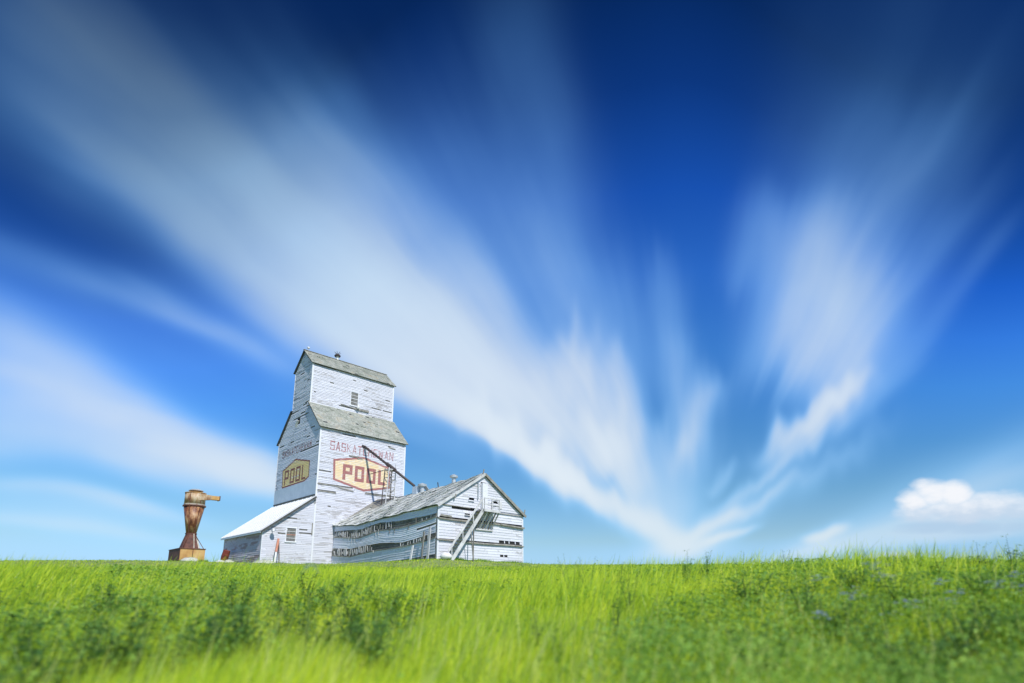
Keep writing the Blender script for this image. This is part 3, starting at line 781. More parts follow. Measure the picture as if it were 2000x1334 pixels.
def band(lo, hi, rows, y0, y1, outer, name='siding'):
    mb = MB(); n = rows
    def Mf(x, z, d):
        t = z / n; zz = float(lo(x)) + (float(hi(x)) - float(lo(x))) * t
        return (-.05 - bulge(x, zz) - outer * (1 - t) * .0 - d, x, zz)
    siding(mb, 0, n, 1, lambda z: (y0, y1), Mf, rng, blen=(2, 5), seg=.8, miss=.02, jit=.012)
    return mb.build(name, M['annex_shade_side'], AN, kind='stuff', fix=False)


band(s1t, lambda y: eav(y) + .10, 4, 0, 15.66, 0)
band(s2b, s2t, 1, 99, 99, 0) if False else None
band(s2t, s1b, 8, 0, 15.66, 0)
band(lambda y: np.maximum(s3t(y), -.25), s2b, 6, 0, 15.66, 0)
# exposed cribbing planks inside the burst strips and the broken laths hanging over them
lath_me = {}
def lath(parent, p, q, w_, mat):
    b = MB(); b.bar(p, q, w_, .025, up=(1, 0, 0)); return b.build('lath', mat, parent)


for lo, hi, n, y0, y1, spans in [(s1b, s1t, 4, 0, 15.6, [(9.2, 15.5, .17), (5.6, 8.8, .30), (.2, 3.0, .42)]), (s2b, s2t, 4, 0, 15.6, [(8.4, 15.5, .19), (3.2, 4.3, .25), (.5, 2.8, .30)]), (lambda y: s3t(y) - .5, s3t, 3, 0, 8.2, [(4.2, 7.6, .28), (.6, 1.9, .24)])]:
    for k in range(n):
        b = MB(); Nn = 20
        for i in range(Nn):
            ya, yb = y0 + (y1 - y0) * i / Nn + .01, y0 + (y1 - y0) * (i + 1) / Nn - .01
            if rng.random() < .12: b.v = b.v
            d = rng.uniform(.03, .075)
            za = lambda y, t: float(lo(y)) + (float(hi(y)) - float(lo(y))) * t
            t0, t1 = k / n + .06, (k + 1) / n - .02
            x_ = -.02
            b.hexa([(x_, ya, za(ya, t0)), (x_ - d, ya, za(ya, t0)), (x_ - d, yb, za(yb, t0)), (x_, yb, za(yb, t0)), (x_, ya, za(ya, t1)), (x_ - d, ya, za(ya, t1)), (x_ - d, yb, za(yb, t1)), (x_, yb, za(yb, t1))])
        b.build('cribbing_plank', M['grey_wood'] if k % 2 else M['dark_wood'], AN, kind='stuff')
    # ledge along the bottom, dark gap under the upper siding
    b = MB(); Nn = 24
    for i in range(Nn):
        ya, yb = y0 + (y1 - y0) * i / Nn, y0 + (y1 - y0) * (i + 1) / Nn
        zz = lambda y: float(lo(y))
        xo = lambda y: -.06 - bulge(y, zz(y))
        b.hexa([(xo(ya) + .06, ya, zz(ya) - .05), (xo(ya) - .07, ya, zz(ya) - .06), (xo(yb) - .07, yb, zz(yb) - .06), (xo(yb) + .06, yb, zz(yb) - .05),
                (xo(ya) + .06, ya, zz(ya) + .05), (xo(ya) - .07, ya, zz(ya) + .02), (xo(yb) - .07, yb, zz(yb) + .02), (xo(yb) + .06, yb, zz(yb) + .05)])
    b.build('ledge_board', M['grey_wood'], AN, kind='stuff')
    for ya, yb, stp in spans:
        y = ya
        while y < yb:
            y += stp * rng.uniform(.7, 1.5)
            if rng.random() < .12: continue
            zt, zb_ = float(hi(y)), float(lo(y)); hh = zt - zb_; x_ = -.11 - bulge(y, zt)
            le = rng.uniform(-.10, .10); a_ = rng.uniform(.0, .25) if rng.random() < .5 else 0; e_ = rng.uniform(.55, 1.12)
            lath(AN, (x_, y, zb_ + hh * a_ + .02), (x_ + rng.uniform(-.03, .02), y + le, zb_ + hh * e_), rng.uniform(.05, .11), M['pale_wood'] if rng.random() < .8 else M['grey_wood'])
# a few laths hanging below the upper strip
for y in (12.6, 12.1, 11.6, 8.0, 7.6, 6.0, 5.3, 3.4):
    z = float(s1b(y)); lath(AN, (-.13 - bulge(y, z), y, z - rng.uniform(.25, .5)), (-.12 - bulge(y, z), y + rng.uniform(-.12, .12), z + .08), .06, M['pale_wood'] if y > 7 else M['dark_wood'])
MB().bar((-.2, 8.3, .9), (-.22, 8.3 + .02, 1.1), .05, .05).build('lath', M['pale_wood'], AN)
MB().bar((-.15, 12.9, float(s2b(11)) - .02), (-.15, 12.95, float(s2t(11)) + .06), .16, .04, up=(1, 0, 0)).build('post_board', M['pale_wood'], AN)

# gable end
ge = lambda x, z, d: (x, -.05 - d, z)
def xg(z):
    t = max(0.0, (z - Hea + .12) / slope_a); return (min(t, Wa / 2), max(Wa - t, Wa / 2))
holes = [(6.0, 6.55, 1.60, 1.78), (6.65, 7.05, 1.60, 1.78), (7.15, 7.75, 1.58, 1.76), (7.85, 8.3, 1.58, 1.74), (6.15, 6.5, .44, .58), (6.6, 6.95, .44, .58), (2.45, 2.95, 3.44, 3.58), (2.75, 3.28, 4.58, 4.86), (5.35, 5.85, 4.55, 4.85), (3.92, 4.55, 5.93, 6.16)]
mb = MB(); siding(mb, -.15, 1.46, .20, lambda z: (0, Wa), ge, rng, blen=(2, 5), holes=holes, miss=.004)
siding(mb, 1.56, 3.02, .20, lambda z: (0, Wa), lambda x, z, d: ge(x, z, d + .03), rng, blen=(2, 5), holes=holes, miss=.004)
siding(mb, 3.16, 4.0, .20, xg, lambda x, z, d: ge(x, z, d + .05), rng, blen=(2, 5), holes=holes, miss=.004)
siding(mb, 4.04, Haa - .14, .20, xg, lambda x, z, d: ge(x, z, d + .075), rng, blen=(2, 5), holes=holes, miss=.01)
mb.build('siding', M['annex_white'], AN, kind='stuff', fix=False)
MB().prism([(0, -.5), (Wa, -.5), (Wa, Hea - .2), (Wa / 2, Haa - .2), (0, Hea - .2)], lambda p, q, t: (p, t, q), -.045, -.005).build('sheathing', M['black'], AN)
for z, xa, xb, hh, dd in [(1.46, -.06, Wa + .10, .10, .16), (3.03, -.06, Wa + .14, .12, .18)]:
    pts = [(xa + (xb - xa) * i / 8, z + .03 * math.sin(i * .9 + z) - .05 * (i / 8)) for i in range(9)]
    b = MB()
    for (x0, za), (x1, zb_) in zip(pts[:-1], pts[1:]):
        b.hexa([(x0, -.05, za - hh / 2), (x1, -.05, zb_ - hh / 2), (x1, -.05 - dd, zb_ - hh / 2 - .02), (x0, -.05 - dd, za - hh / 2 - .02), (x0, -.05, za + hh / 2), (x1, -.05, zb_ + hh / 2), (x1, -.05 - dd, zb_ + hh / 2 - .05), (x0, -.05 - dd, za + hh / 2 - .05)])
    b.build('ledge_board', M['grey_wood'], AN)
MB().bar((.1, -.20, 4.02), (2.9, -.20, 3.98), .05, .05).build('ledge_board', M['grey_wood'], AN)
MB().bar((5.2, -.20, 3.90), (8.6, -.20, 3.90), .05, .05).build('ledge_board', M['grey_wood'], AN)
MB().bar((6.0, -.26, 3.02), (8.7, -.28, 2.90), .05, .12).build('bare_board', M['grey_wood'], AN)
MB().bar((.1, -.26, 3.20), (1.1, -.26, 3.16), .05, .14).build('bare_board', M['grey_wood'], AN)
MB().bar((3.9, -.1, .02), (6.0, -.12, -.02), .05, .14).build('bare_board', M['grey_wood'], AN)
for x, z, w_, h_ in [(2.72, 4.52, .6, .05), (2.40, 3.40, .6, .04), (3.9, 5.88, .7, .05), (5.3, 4.48, .65, .06)]:
    MB().box(x, x + w_, -.24, -.14, z, z + h_).build('sill', M['trim'], AN)
MB().box(5.86, 6.2, -.20, -.15, 4.25, 4.85).build('shutter', M['pale_wood'], AN)
MB().box(3.95, 4.48, -.42, -.10, 3.95, 6.05).build('chute', M['trim'], AN)
MB().box(3.60, 3.68, -.30, -.12, 4.8, 6.05).build('downpipe', M['galv'], AN)
for x in (-.055, Wa - .05):
    MB().box(x, x + .12, -.145, -.05, -.2, Hea - .15).build('corner_board', M['trim'], AN)
MB().box(Wa + .002, Wa + .05, 0, 15.6, -.5, Hea - .3).build('siding', M['annex_white'], AN)

# roof with sag
ridge_sag = lambda y: -.42 * math.sin(PI * min(1, max(0, y / 14))) ** .8 if y < 14 else -.0
ridge_sag2 = lambda y: float(np.interp(y, [0, 2, 3.7, 6.7, 8.7, 11, 13.1, 15.7], [0, -.16, -.24, -.36, -.38, -.42, -.46, -.5]))
eave_sag = lambda y: float(eav(y)) - 3.95
half = Wa / 2 + .22; Sl = math.hypot(half, Haa - Hae)
wob = lambda a, s: .035 * math.sin(a * 2.1 + s) + .02 * math.sin(a * 4.7 - s * 2.3)
sagf = lambda a, s: (1 - s / Sl) * ridge_sag2(a - .3) + (s / Sl) * eave_sag(a - .3) + wob(a, s)
L_ = 15.66 + .3
roof_slope(AN, (Wa / 2, -.30, Haa), (0, 1, 0), (-half, 0, Hae - Haa), L_, Sl, (-(Haa - Hae), 0, half), M['shingle_annex'], sagf=sagf, miss=.014, wild=.014, shw=.3)
roof_slope(AN, (Wa / 2, -.30, Haa), (0, 1, 0), (half, 0, Hae - Haa), L_, Sl, ((Haa - Hae), 0, half), M['shingle_annex'], sagf=sagf, miss=.014, wild=.014, shw=.3)
for sgn in (-1, 1):
    MB().bar((Wa / 2, -.33, Haa - .10), (Wa / 2 + sgn * half, -.33, Hae - .10), .05, .20).build('barge_board', M['pale_wood'] if sgn < 0 else M['grey_wood'], AN)
# curled shingle bits breaking the silhouette
for x_, y_, z_ in [(Wa + .1, -.25, 4.22), (1.3, -.36, 4.65), (4.1, -.3, 6.95)]:
    MB().bar((x_, y_, z_ - .08), (x_ + .05, y_ - .03, z_ + .22), .10, .03).build('loose_shingle', M['grey_wood'], AN)
for y_, r_, h_, zt in [(8.16, .20, .62, 6.42), (3.66, .17, .50, 6.66)]:
    v_ = MB().tube([(Wa / 2, y_, zt - .35), (Wa / 2, y_, zt + h_)], r_, 12).build('roof_vent', M['galv'], AN, smooth=False)
    MB().tube([(Wa / 2, y_, zt + h_ - .06), (Wa / 2, y_, zt + h_ + .10), (Wa / 2, y_, zt + h_ + .24)], [r_ * 1.9, r_ * 2.0, .04], 14).build('cap', M['galv'], v_)
v_ = MB().box(Wa / 2 - .35, Wa / 2 + .3, 8.5, 9.2, 6.2, 7.02).build('distributor_box', M['metal_band'], AN)
MB().bar((Wa / 2 + .3, 8.16, 7.0), (Wa / 2 + .9, 8.16, 6.35), .5, .04).build('flashing', M['galv'], AN)
MB().bar((Wa / 2, 5.75, 6.45), (Wa / 2 - .10, 5.75, 7.0), .06, .06).build('hook', M['dark_metal'], AN)

# ------------------------------------------------------------------ spout between elevator and annex
def L2W(u, v, z): return O3 + UD * u + VD * v + Vector((0, 0, z))


SP = empty('grain_spout', L2W(6.33, -6.4, 0), RZ)
tag(SP, 'dark steel grain spout sloping from the elevator wall to the annex ridge', 'grain spout')
rel = lambda u, v, z: (u - 6.33, v + 6.4, z)
sb = MB().tube([rel(4.55, -.05, 11.76), rel(5.55, -3.85, 9.05), rel(6.2, -6.5, 7.15)], .115, 10).build('pipe', M['dark_metal'], SP, smooth=True)
MB().tube([rel(5.35, -3.1, 9.6), rel(5.62, -4.1, 8.88)], .18, 10).build('coupling', M['dark_metal'], SP)
MB().bar(rel(4.30, -.06, 11.80), rel(4.85, -.06, 11.62), .10, .20).build('wall_bracket', M['dark_metal'], SP)
# ladder-like lattice trestle that carries it
TR = empty('spout_trestle', L2W(6.2, -3.9, 5.6), RZ)
tag(TR, 'grey timber lattice trestle holding up the grain spout above the annex roof', 'trestle')
tx = [5.05, 5.75]; tv = [-3.3, -4.0]
rt = lambda u, v, z: (u - 6.2, v + 3.9, z - 5.6)
for u in tx:
    for v in tv:
        s_ = .22 if u == tx[0] else -.0
        MB().bar(rt(u - s_, v, 5.7), rt(u, v, 9.1 if u == tx[0] else 9.5), .07, .07).build('leg', M['dark_metal'] if v == tv[0] else M['pale_wood'], TR)
for k in range(8):
    z = 6.6 + k * .33
    for v in tv: MB().bar(rt(tx[0], v, z), rt(tx[1], v, z), .05, .05).build('rung', M['grey_wood'], TR)
for k in range(3):
    z = 6.3 + k * .95
    MB().bar(rt(tx[0], tv[1], z), rt(tx[1], tv[1], z + .9), .045, .045).build('brace', M['dark_wood'], TR)
    MB().bar(rt(tx[0], tv[0], z + .9), rt(tx[1], tv[0], z), .045, .045).build('brace', M['grey_wood'], TR)
MB().box(*[q for q in (tx[0] - 6.25, tx[1] - 6.1, -.15, .65, 3.3, 3.38)]).build('platform', M['pale_wood'], TR)
MB().bar(rt(5.4, -3.3, 9.1), rt(5.35, -.06, 9.1), .05, .05).build('tie_rod', M['dark_metal'], TR)

# ------------------------------------------------------------------ staircase and landing on the gable end
ST = empty('wooden_staircase', O3 + UD * A0 - VD * LA, RZ)
tag(ST, 'steep weathered wooden staircase with railed landing on the annex gable end', 'staircase')
ya, yb = -.32, -1.0
p0_, p1_ = (.55, .0), (3.50, 3.86)
for y, mt in ((ya, 'pale_wood'), (yb, 'pale_wood')):
    MB().bar((p0_[0], y, p0_[1] - .15), (p1_[0], y, p1_[1] - .08), .06, .26).build('stringer', M[mt], ST)
nst = 15
b0 = None
for k in range(nst):
    t = (k + .5) / nst; x = p0_[0] + (p1_[0] - p0_[0]) * t; z = p0_[1] + (p1_[1] - p0_[1]) * t
    if b0 is None:
        b0 = MB().box(-.12, .12, yb + .03, ya - .03, -.02, .02).build('step', M['grey_wood'], ST); oo = b0
    else: oo = b0.copy(); COL.objects.link(oo); oo.parent = ST
    oo.location = (x, 0, z)
# hand rail on the outer side
for y in (yb,):
    MB().bar((p0_[0] - .25, y - .02, p0_[1] + .62), (p1_[0] - .05, y - .02, p1_[1] + .82), .05, .13).build('hand_rail', M['pale_wood'], ST)
    for t in (.02, .35, .68, .98):
        x = p0_[0] + (p1_[0] - p0_[0]) * t; z = p0_[1] + (p1_[1] - p0_[1]) * t
        MB().bar((x, y - .03, z - .1), (x - .05, y - .03, z + .80), .06, .06).build('baluster', M['pale_wood'], ST)
lx0, lx1 = 3.50, 5.15
for k in range(7):
    y = -.12 - k * .145
    MB().box(lx0, lx1, y - .13, y, 3.82, 3.87).build('deck_board', M['grey_wood'], ST)
MB().box(lx0, lx1, -1.16, -1.12, 3.72, 3.90).build('rim_board', M['pale_wood'], ST)
for k in range(6):
    x = lx0 + .08 + (lx1 - lx0 - .16) * k / 5
    MB().bar((x, -1.08, 3.74), (x, -.14, 2.46), .07, .10).build('brace', M['pale_wood'] if k % 2 else M['grey_wood'], ST)
MB().bar((lx0 - .05, -.18, 2.44), (lx1 + .1, -.18, 2.44), .09, .09).build('wall_plate', M['pale_wood'], ST)
for x in (lx0 + .06, (lx0 + lx1) / 2, lx1 - .04):
    MB().bar((x, -1.10, 3.8), (x, -1.10, 4.78), .06, .06).build('baluster', M['pale_wood'], ST)
MB().bar((lx1 - .04, -.2, 3.8), (lx1 - .04, -.2, 4.74), .06, .06).build('baluster', M['pale_wood'], ST)
for z in (4.28, 4.74):
    MB().bar((lx0, -1.10, z), (lx1, -1.10, z), .05, .07).build('hand_rail', M['pale_wood'], ST)
    MB().bar((lx1 - .04, -1.10, z), (lx1 - .04, -.2, z), .05, .07).build('hand_rail', M['pale_wood'], ST)
MB().bar((2.62, -1.02, -.1), (2.30, -1.02, 2.2), .06, .06).build('support_post', M['grey_wood'], ST)
MB().bar((2.66, -.92, -.1), (2.66, -.92, 2.6), .07, .07).build('support_post', M['dark_wood'], ST)

# planks leaning at the annex corner
def leaning(name, lab, u0, v0, z0, u1, v1, z1, w_, mat, cat='plank'):
    base_ = L2W(u0, v0, z0)
    o = MB().bar((0, 0, 0), (u1 - u0, v1 - v0, z1 - z0), w_, .05, up=(1, 0, 0)).build(name, M[mat], None)
    o.location = base_; o.rotation_euler = (0, 0, RZ); tag(o, lab, cat); return o


leaning('plank', 'tall pale plank standing against the annex corner left of the stairs', A0 - .55, -LA + .3, -.15, A0 - .30, -LA + .45, 2.35, .24, 'pale_wood')
leaning('plank', 'narrower grey plank just behind the tall plank at the annex corner', A0 - .50, -LA + 1.1, -.15, A0 - .27, -LA + 1.2, 2.1, .16, 'grey_wood')
leaning('plank', 'short white plank leaning on the long annex wall below its burst strip', A0 - .55, -LA + 2.5, -.25, A0 - .24, -LA + 2.6, 1.15, .20, 'paper')
# leaning orange tipped rod by the lean-to
RD = empty('leaning_rod', L2W(-3.25, -1.0, -.1), RZ)
tag(RD, 'leaning pole with orange upper half propped against the lean-to wall left of the window', 'pole')
MB().bar((-.42, -.2, 0), (-.10, .40, 1.15), .10, .06, up=(0, 1, 0)).build('lower_shaft', M['paper'], RD)
MB().bar((-.10, .40, 1.15), (.22, .93, 2.30), .16, .10, up=(0, 1, 0)).build('upper_shaft', M['orange'], RD)
MB().bar((.05, -.1, 0), (.25, .90, 2.15), .07, .06, up=(0, 1, 0)).build('pole_shadow_bar', M['dark_metal'], RD)  # dark bar standing in for the pole's cast shadow
# drum and pale stones
DR = empty('rusty_drum', L2W(-LW - .75, 6.9, .30), RZ)
DR.rotation_euler = (.25, .12, RZ)
tag(DR, 'small rusty red drum lying against the faded side wall of the lean-to', 'drum')
MB().tube([(0, 0, .3), (0, 0, .55), (0, 0, .85), (0, 0, 1.2)], [.30, .32, .31, .30], 14).build('shell', M['red'], DR)
MB().tube([(0, 0, .68), (0, 0, .72)], .335, 14).build('hoop', M['rust_dark'], DR)


def rock(lab, u, v, z, r, mat='stone', name='boulder', cat='boulder', flat=.7):
    rg = random.Random(int(u * 100)); b = MB(); nA, nB = 12, 6
    for j in range(nB + 1):
        th = PI * j / nB
        for i in range(nA):
            a = 2 * PI * i / nA; q = r * (1 + rg.uniform(-.12, .12))
            b.v.append((q * math.sin(th) * math.cos(a) * 1.2, q * math.sin(th) * math.sin(a), q * math.cos(th) * flat))
    b.f = [(j * nA + i, j * nA + (i + 1) % nA, (j + 1) * nA + (i + 1) % nA, (j + 1) * nA + i) for j in range(nB) for i in range(nA)]
    o = b.build(name, M[mat], None, smooth=True); o.location = L2W(u, v, z); tag(o, lab, cat); return o


rock('pale round boulder beside the rusty drum at the lean-to wall', -LW - .8, 5.2, .25, .42)
rock('low pale boulder in the grass at the foot of the rusty hopper', -9.9, -1.2, .02, .55, flat=.5)
rock('pale whitish boulder between stair foot and annex corner', A0 + .25, -LA - .8, .22, .36, mat='paper')
rock('flat pale boulder in the grass before the lean-to corner', -4.6, -1.5, -.05, .8, flat=.42)
# ramp behind the lean-to
b = MB().prism([(-LW - 1.9, -.6), (-LW - .05, -.6), (-LW - .05, .75), (-LW - 1.9, -.12)], lambda p, q, t: (p, t, q), 0, 2.2)
rp = b.build('loading_ramp', M['metal_white'], None); rp.location = L2W(0, 8.6, 0); rp.rotation_euler = (0, 0, RZ)
tag(rp, 'low white sloping ramp at the far left corner of the lean-to', 'ramp')

# ------------------------------------------------------------------ rusty cyclone dust collector
CY = empty('dust_collector', L2W(-10.3, 0, 0), RZ)
tag(CY, 'rusty cyclone dust collector standing on a steel hopper left of the elevator', 'dust collector')
hw_, hd_ = 1.72, 3.2
MB().box(0, hw_ * .5 - .012, .0, hd_, .14, 1.0).build('hopper_side', M['rust_gold'], CY)
MB().box(hw_ * .5 + .012, hw_, .0, hd_, .14, 1.0).build('hopper_side', M['rust_gold'], CY)
MB().box(-.03, -.002, .02, hd_, .12, 1.0).build('hopper_end', M['rust_dark'], CY)
MB().box(-.06, hw_ + .04, -.05, hd_ + .05, 1.002, 1.06).build('hopper_lid', M['rust_dark'], CY)
MB().box(hw_ * .5 - .02, hw_ * .5 + .02, -.02, -.001, .1, 1.0).build('seam', M['rust_dark'], CY)
for x in (.05, hw_ * .5, hw_ - .1):
    for y in (.05, hd_ - .15): MB().box(x, x + .1, y, y + .1, -.5, .139).build('leg', M['rust_dark'], CY)
cxx, cyy = .78, .75
LT = lambda pts, r, n=28: MB().tube([(cxx, cyy, z) for z in pts], r, n)
# transition from the square top of the hopper to the round cone
b = MB(); nA = 24
for z, r_, sq in [(1.062, .0, 1), (2.22, .36, 0)]:
    for i in range(nA):
        a = 2 * PI * (i + .5) / nA; ca, sa = math.cos(a), math.sin(a)
        if sq: k = .62 / max(abs(ca), abs(sa)); b.v.append((cxx + ca * k, cyy + sa * k, z))
        else: b.v.append((cxx + ca * r_, cyy + sa * r_, z))
b.f = [(i, (i + 1) % nA, nA + (i + 1) % nA, nA + i) for i in range(nA)]
b.build('transition', M['rust_dark'], CY)
MB().bar((cxx + .16, cyy - .60, 1.08), (cxx + .10, cyy - .40, 2.2), .07, .04, up=(0, -1, 0)).build('seam_strip', M['rust_pale'], CY)
MB().bar((cxx + .50, cyy - .60, 1.08), (cxx + .28, cyy - .32, 2.0), .16, .03, up=(0, -1, 0)).build('patch_plate', M['rust_pale'], CY)
LT([2.18, 2.26], .41).build('flange', M['rust_dark'], CY)
LT([2.26, 4.38], [.36, .74]).build('cone', M['rust'], CY, smooth=True)
LT([4.36, 4.44], .79).build('flange', M['rust_dark'], CY)
LT([4.44, 4.55], .755).build('ring_band', M['rust_pale'], CY)
LT([4.55, 5.40], .73).build('barrel', M['rust_barrel'], CY, smooth=True)
LT([5.40, 5.46], .76).build('flange', M['rust_gold'], CY)
LT([5.46, 5.62], .36).build('neck', M['rust_dark'], CY)
LT([5.60, 5.64, 5.76, 5.80], [.50, .54, .30, .06]).build('cap', M['galv'], CY)
b = MB().hexa([(cxx + .1, cyy - .74, 4.82), (cxx + 1.0, cyy - .70, 4.97), (cxx + 1.0, cyy - .25, 4.97), (cxx + .1, cyy - .25, 4.82),
               (cxx + .1, cyy - .74, 5.36), (cxx + 1.0, cyy - .70, 5.30), (cxx + 1.0, cyy - .25, 5.30), (cxx + .1, cyy - .25, 5.36)])
du = b.build('inlet_duct', M['rust_barrel'], CY)
for k in range(10):                          # rolled seams and bolt heads
    a = 2 * PI * k / 10 + .25; ca, sa = math.cos(a), math.sin(a)
    MB().tube([(cxx + ca * .80, cyy + sa * .80, 4.33), (cxx + ca * .80, cyy + sa * .80, 4.47)], .022, 6).build('bolt', M['rust_dark'], CY)
for a in (-1.25, .6, 2.4, 4.0):
    ca, sa = math.cos(a), math.sin(a)
    MB().bar((cxx + ca * .375, cyy + sa * .375, 2.28), (cxx + ca * .745, cyy + sa * .745, 4.35), .045, .02, up=(ca, sa, 0)).build('seam_strip', M['rust_dark'], CY)
    MB().bar((cxx + ca * .74, cyy + sa * .74, 4.56), (cxx + ca * .74, cyy + sa * .74, 5.39), .04, .02, up=(ca, sa, 0)).build('seam_strip', M['rust_dark'], CY)
for x0_, x1_ in ((.12, .60), (1.6, .96)):
    MB().bar((x0_, .06, 1.06), (cxx + (x1_ - cxx), cyy - .30, 2.2), .04, .04).build('brace', M['rust_dark'], CY)
MB().box(cxx + 1.0, cxx + 1.60, cyy - .69, cyy - .26, 4.98, 5.29).build('duct_end', M['rust_gold'], du)
MB().box(cxx + 1.56, cxx + 1.63, cyy - .72, cyy - .23, 4.95, 5.32).build('rim', M['rust_dark'], du)

# ------------------------------------------------------------------ meadow grass
def leafmat(name, stops, scale, trans=.45, rough=.6, fine=0.0):
    m, q, p, o = newmat(name); c = coords(q)
    ri = q.n('ShaderNodeNewGeometry').outputs['Random Per Island']
    n = q.noise(c, scale, 3, .55)
    if fine: n = q.m('ADD', q.m('MULTIPLY', n, 1 - fine), q.m('MULTIPLY', q.noise(q.vm('MULTIPLY', c, (1, 1, .4)), scale * 6, 3, .6), fine))
    f = q.m('ADD', q.m('MULTIPLY', n, .75), q.m('MULTIPLY', ri, .25))
    k = len(stops)
    col = q.ramp(f, [(.30 + .42 * i / (k - 1), s_) for i, s_ in enumerate(stops)])
    q.setin(p, 'Base Color', col); p.inputs['Roughness'].default_value = rough
    p.inputs['Specular IOR Level'].default_value = .3
    tr = q.n('ShaderNodeBsdfTranslucent'); q.setin(tr, 0, q.vm('MULTIPLY', col, (1.05, 1.0, .75)))
    mx = q.n('ShaderNodeMixShader'); mx.inputs[0].default_value = trans
    q.t.links.new(p.outputs[0], mx.inputs[1]); q.t.links.new(tr.outputs[0], mx.inputs[2]); q.t.links.new(mx.outputs[0], o.inputs[0])
    return m


M['grass'] = leafmat('meadow_grass', [(.15, .32, .045), (.46, .68, .055), (.78, .90, .06), (.90, .94, .14)], .42, trans=.5, fine=.40)
M['yard_grass'] = leafmat('yard_grass_blades', [(.12, .25, .05), (.22, .38, .06), (.34, .50, .09)], .5, trans=.4)
M['grass_dark'] = leafmat('clover_leaves', [(.12, .26, .06), (.26, .47, .08), (.46, .68, .12)], 1.0)
M['weed'] = leafmat('weed_leaves', [(.07, .18, .05), (.15, .31, .07), (.28, .48, .10)], 3.0, trans=.4)
M['weed_pale'] = leafmat('pale_weed_leaves', [(.13, .22, .09), (.25, .36, .15)], 3.0, trans=.4)
M['stem'] = leafmat('stems', [(.06, .12, .03), (.14, .22, .06)], 3.0, trans=.1)
M['petal'] = leafmat('blue_petals', [(.30, .38, .85), (.50, .58, .95)], 9, trans=.3)
M['petal_white'] = leafmat('white_umbels', [(.5, .55, .45), (.75, .78, .7)], 9, trans=.3)

R = np.random.default_rng(11)


def mesh_np(name, verts, faces_flat, sizes, mat, kind='stuff'):
    me = bpy.data.meshes.new(name); nv_ = len(verts); nf_ = len(sizes)
    me.vertices.add(nv_); me.vertices.foreach_set('co', verts.astype(np.float32).ravel())
    me.loops.add(len(faces_flat)); me.loops.foreach_set('vertex_index', faces_flat.astype(np.int32))
    me.polygons.add(nf_); me.polygons.foreach_set('loop_start', (np.cumsum(sizes) - sizes).astype(np.int32))
    me.update(calc_edges=True); me.validate()
    me.materials.append(mat); o = link_mesh(name, me); o['kind'] = kind; return o


def blades(x, y, h, w, lean, curl):
    n = len(x); z = ground(x, y) - .02; a = R.uniform(0, 2 * PI, n)
    la = R.normal(.35, .9, n)                     # wind from the left: blades lean to the right more often
    fx, fy = np.cos(a) * w / 2, np.sin(a) * w / 2
    dx, dy = np.cos(la) * lean * h, np.sin(la) * lean * h
    P = np.zeros((n, 5, 3))
    for k, (t, ww) in enumerate([(0, 1), (0, -1), (.55, .8), (.55, -.8), (1, 0)]):
        bend = t ** 1.8
        P[:, k, 0] = x + fx * ww + dx * bend; P[:, k, 1] = y + fy * ww + dy * bend
        P[:, k, 2] = z + h * (t - curl * lean * bend)
    base_ = (np.arange(n) * 5)[:, None]
    F1 = np.concatenate([base_ + 0, base_ + 1, base_ + 3, base_ + 2, base_ + 2, base_ + 3, base_ + 4], 1)
    return P.reshape(-1, 3), F1.ravel(), np.tile([4, 3], n)


def scatter(n, r0, r1, ang=.95, bias=1.0):
    r = r0 * (r1 / r0) ** (R.random(n) ** bias); t = R.uniform(-1, 1, n)
    return t * (r * ang + 3.2), r


def patch(x, y, s, seed):                        # smooth pseudo noise 0..1
    return .5 + .25 * (np.sin(x * s + seed) * np.cos(y * s * .8 + seed * 1.7) + np.sin((x + y) * s * .6 + seed * 2.3) + .6 * np.sin(x * s * 2.1 - y * s * 1.3 + seed)) / 1.0


n = 440000
x, y = scatter(n, 1.3, 48, bias=.95)
# extra thick belt behind and beside for other views
ptc = patch(x, y, .9, 1.0)
h = R.uniform(.30, .58, n) * (.75 + .5 * ptc)
h = np.where(y > 15, h * np.interp(y, [15, 24, 34, 48], [1, .42, .22, .12]), h)
h *= np.interp(y, [1.3, 2.5, 4], [.7, .9, 1])
w = R.uniform(.0045, .010, n) * np.interp(y, [1.3, 5, 15, 48], [.8, 1.25, 3.2, 7])
v_, f_, s_ = blades(x, y, h, w, R.uniform(.12, .60, n), .35)
tag(mesh_np('meadow_grass', v_, f_, s_, M['grass']), 'tall bright green meadow grass covering the whole slope', 'grass')
# short rough grass round the buildings and beyond the frame
n = 60000
x = R.uniform(-45, 45, n); y = R.uniform(26, 75, n)
hgt = R.uniform(.04, .15, n)
v_, f_, s_ = blades(x, y, hgt, R.uniform(.03, .06, n), R.uniform(.2, .6, n), .3)
tag(mesh_np('yard_grass', v_, f_, s_, M['yard_grass']), 'short green grass on the level ground round the elevator', 'grass')
n = 26000
x = R.uniform(-9, 9, n); y = R.uniform(-6, 3, n); keep = (np.hypot(x, y) > .9) & ~((y > 0) & (np.abs(x) < y * 1.1 + .3) & (y < 1.3)); x, y = x[keep], y[keep]; n = len(x)
v_, f_, s_ = blades(x, y, R.uniform(.2, .45, n), R.uniform(.006, .012, n), R.uniform(.2, .6, n), .3)
tag(mesh_np('trodden_grass', v_, f_, s_, M['grass']), 'grass at the foot of the slope nearest the viewer', 'grass')

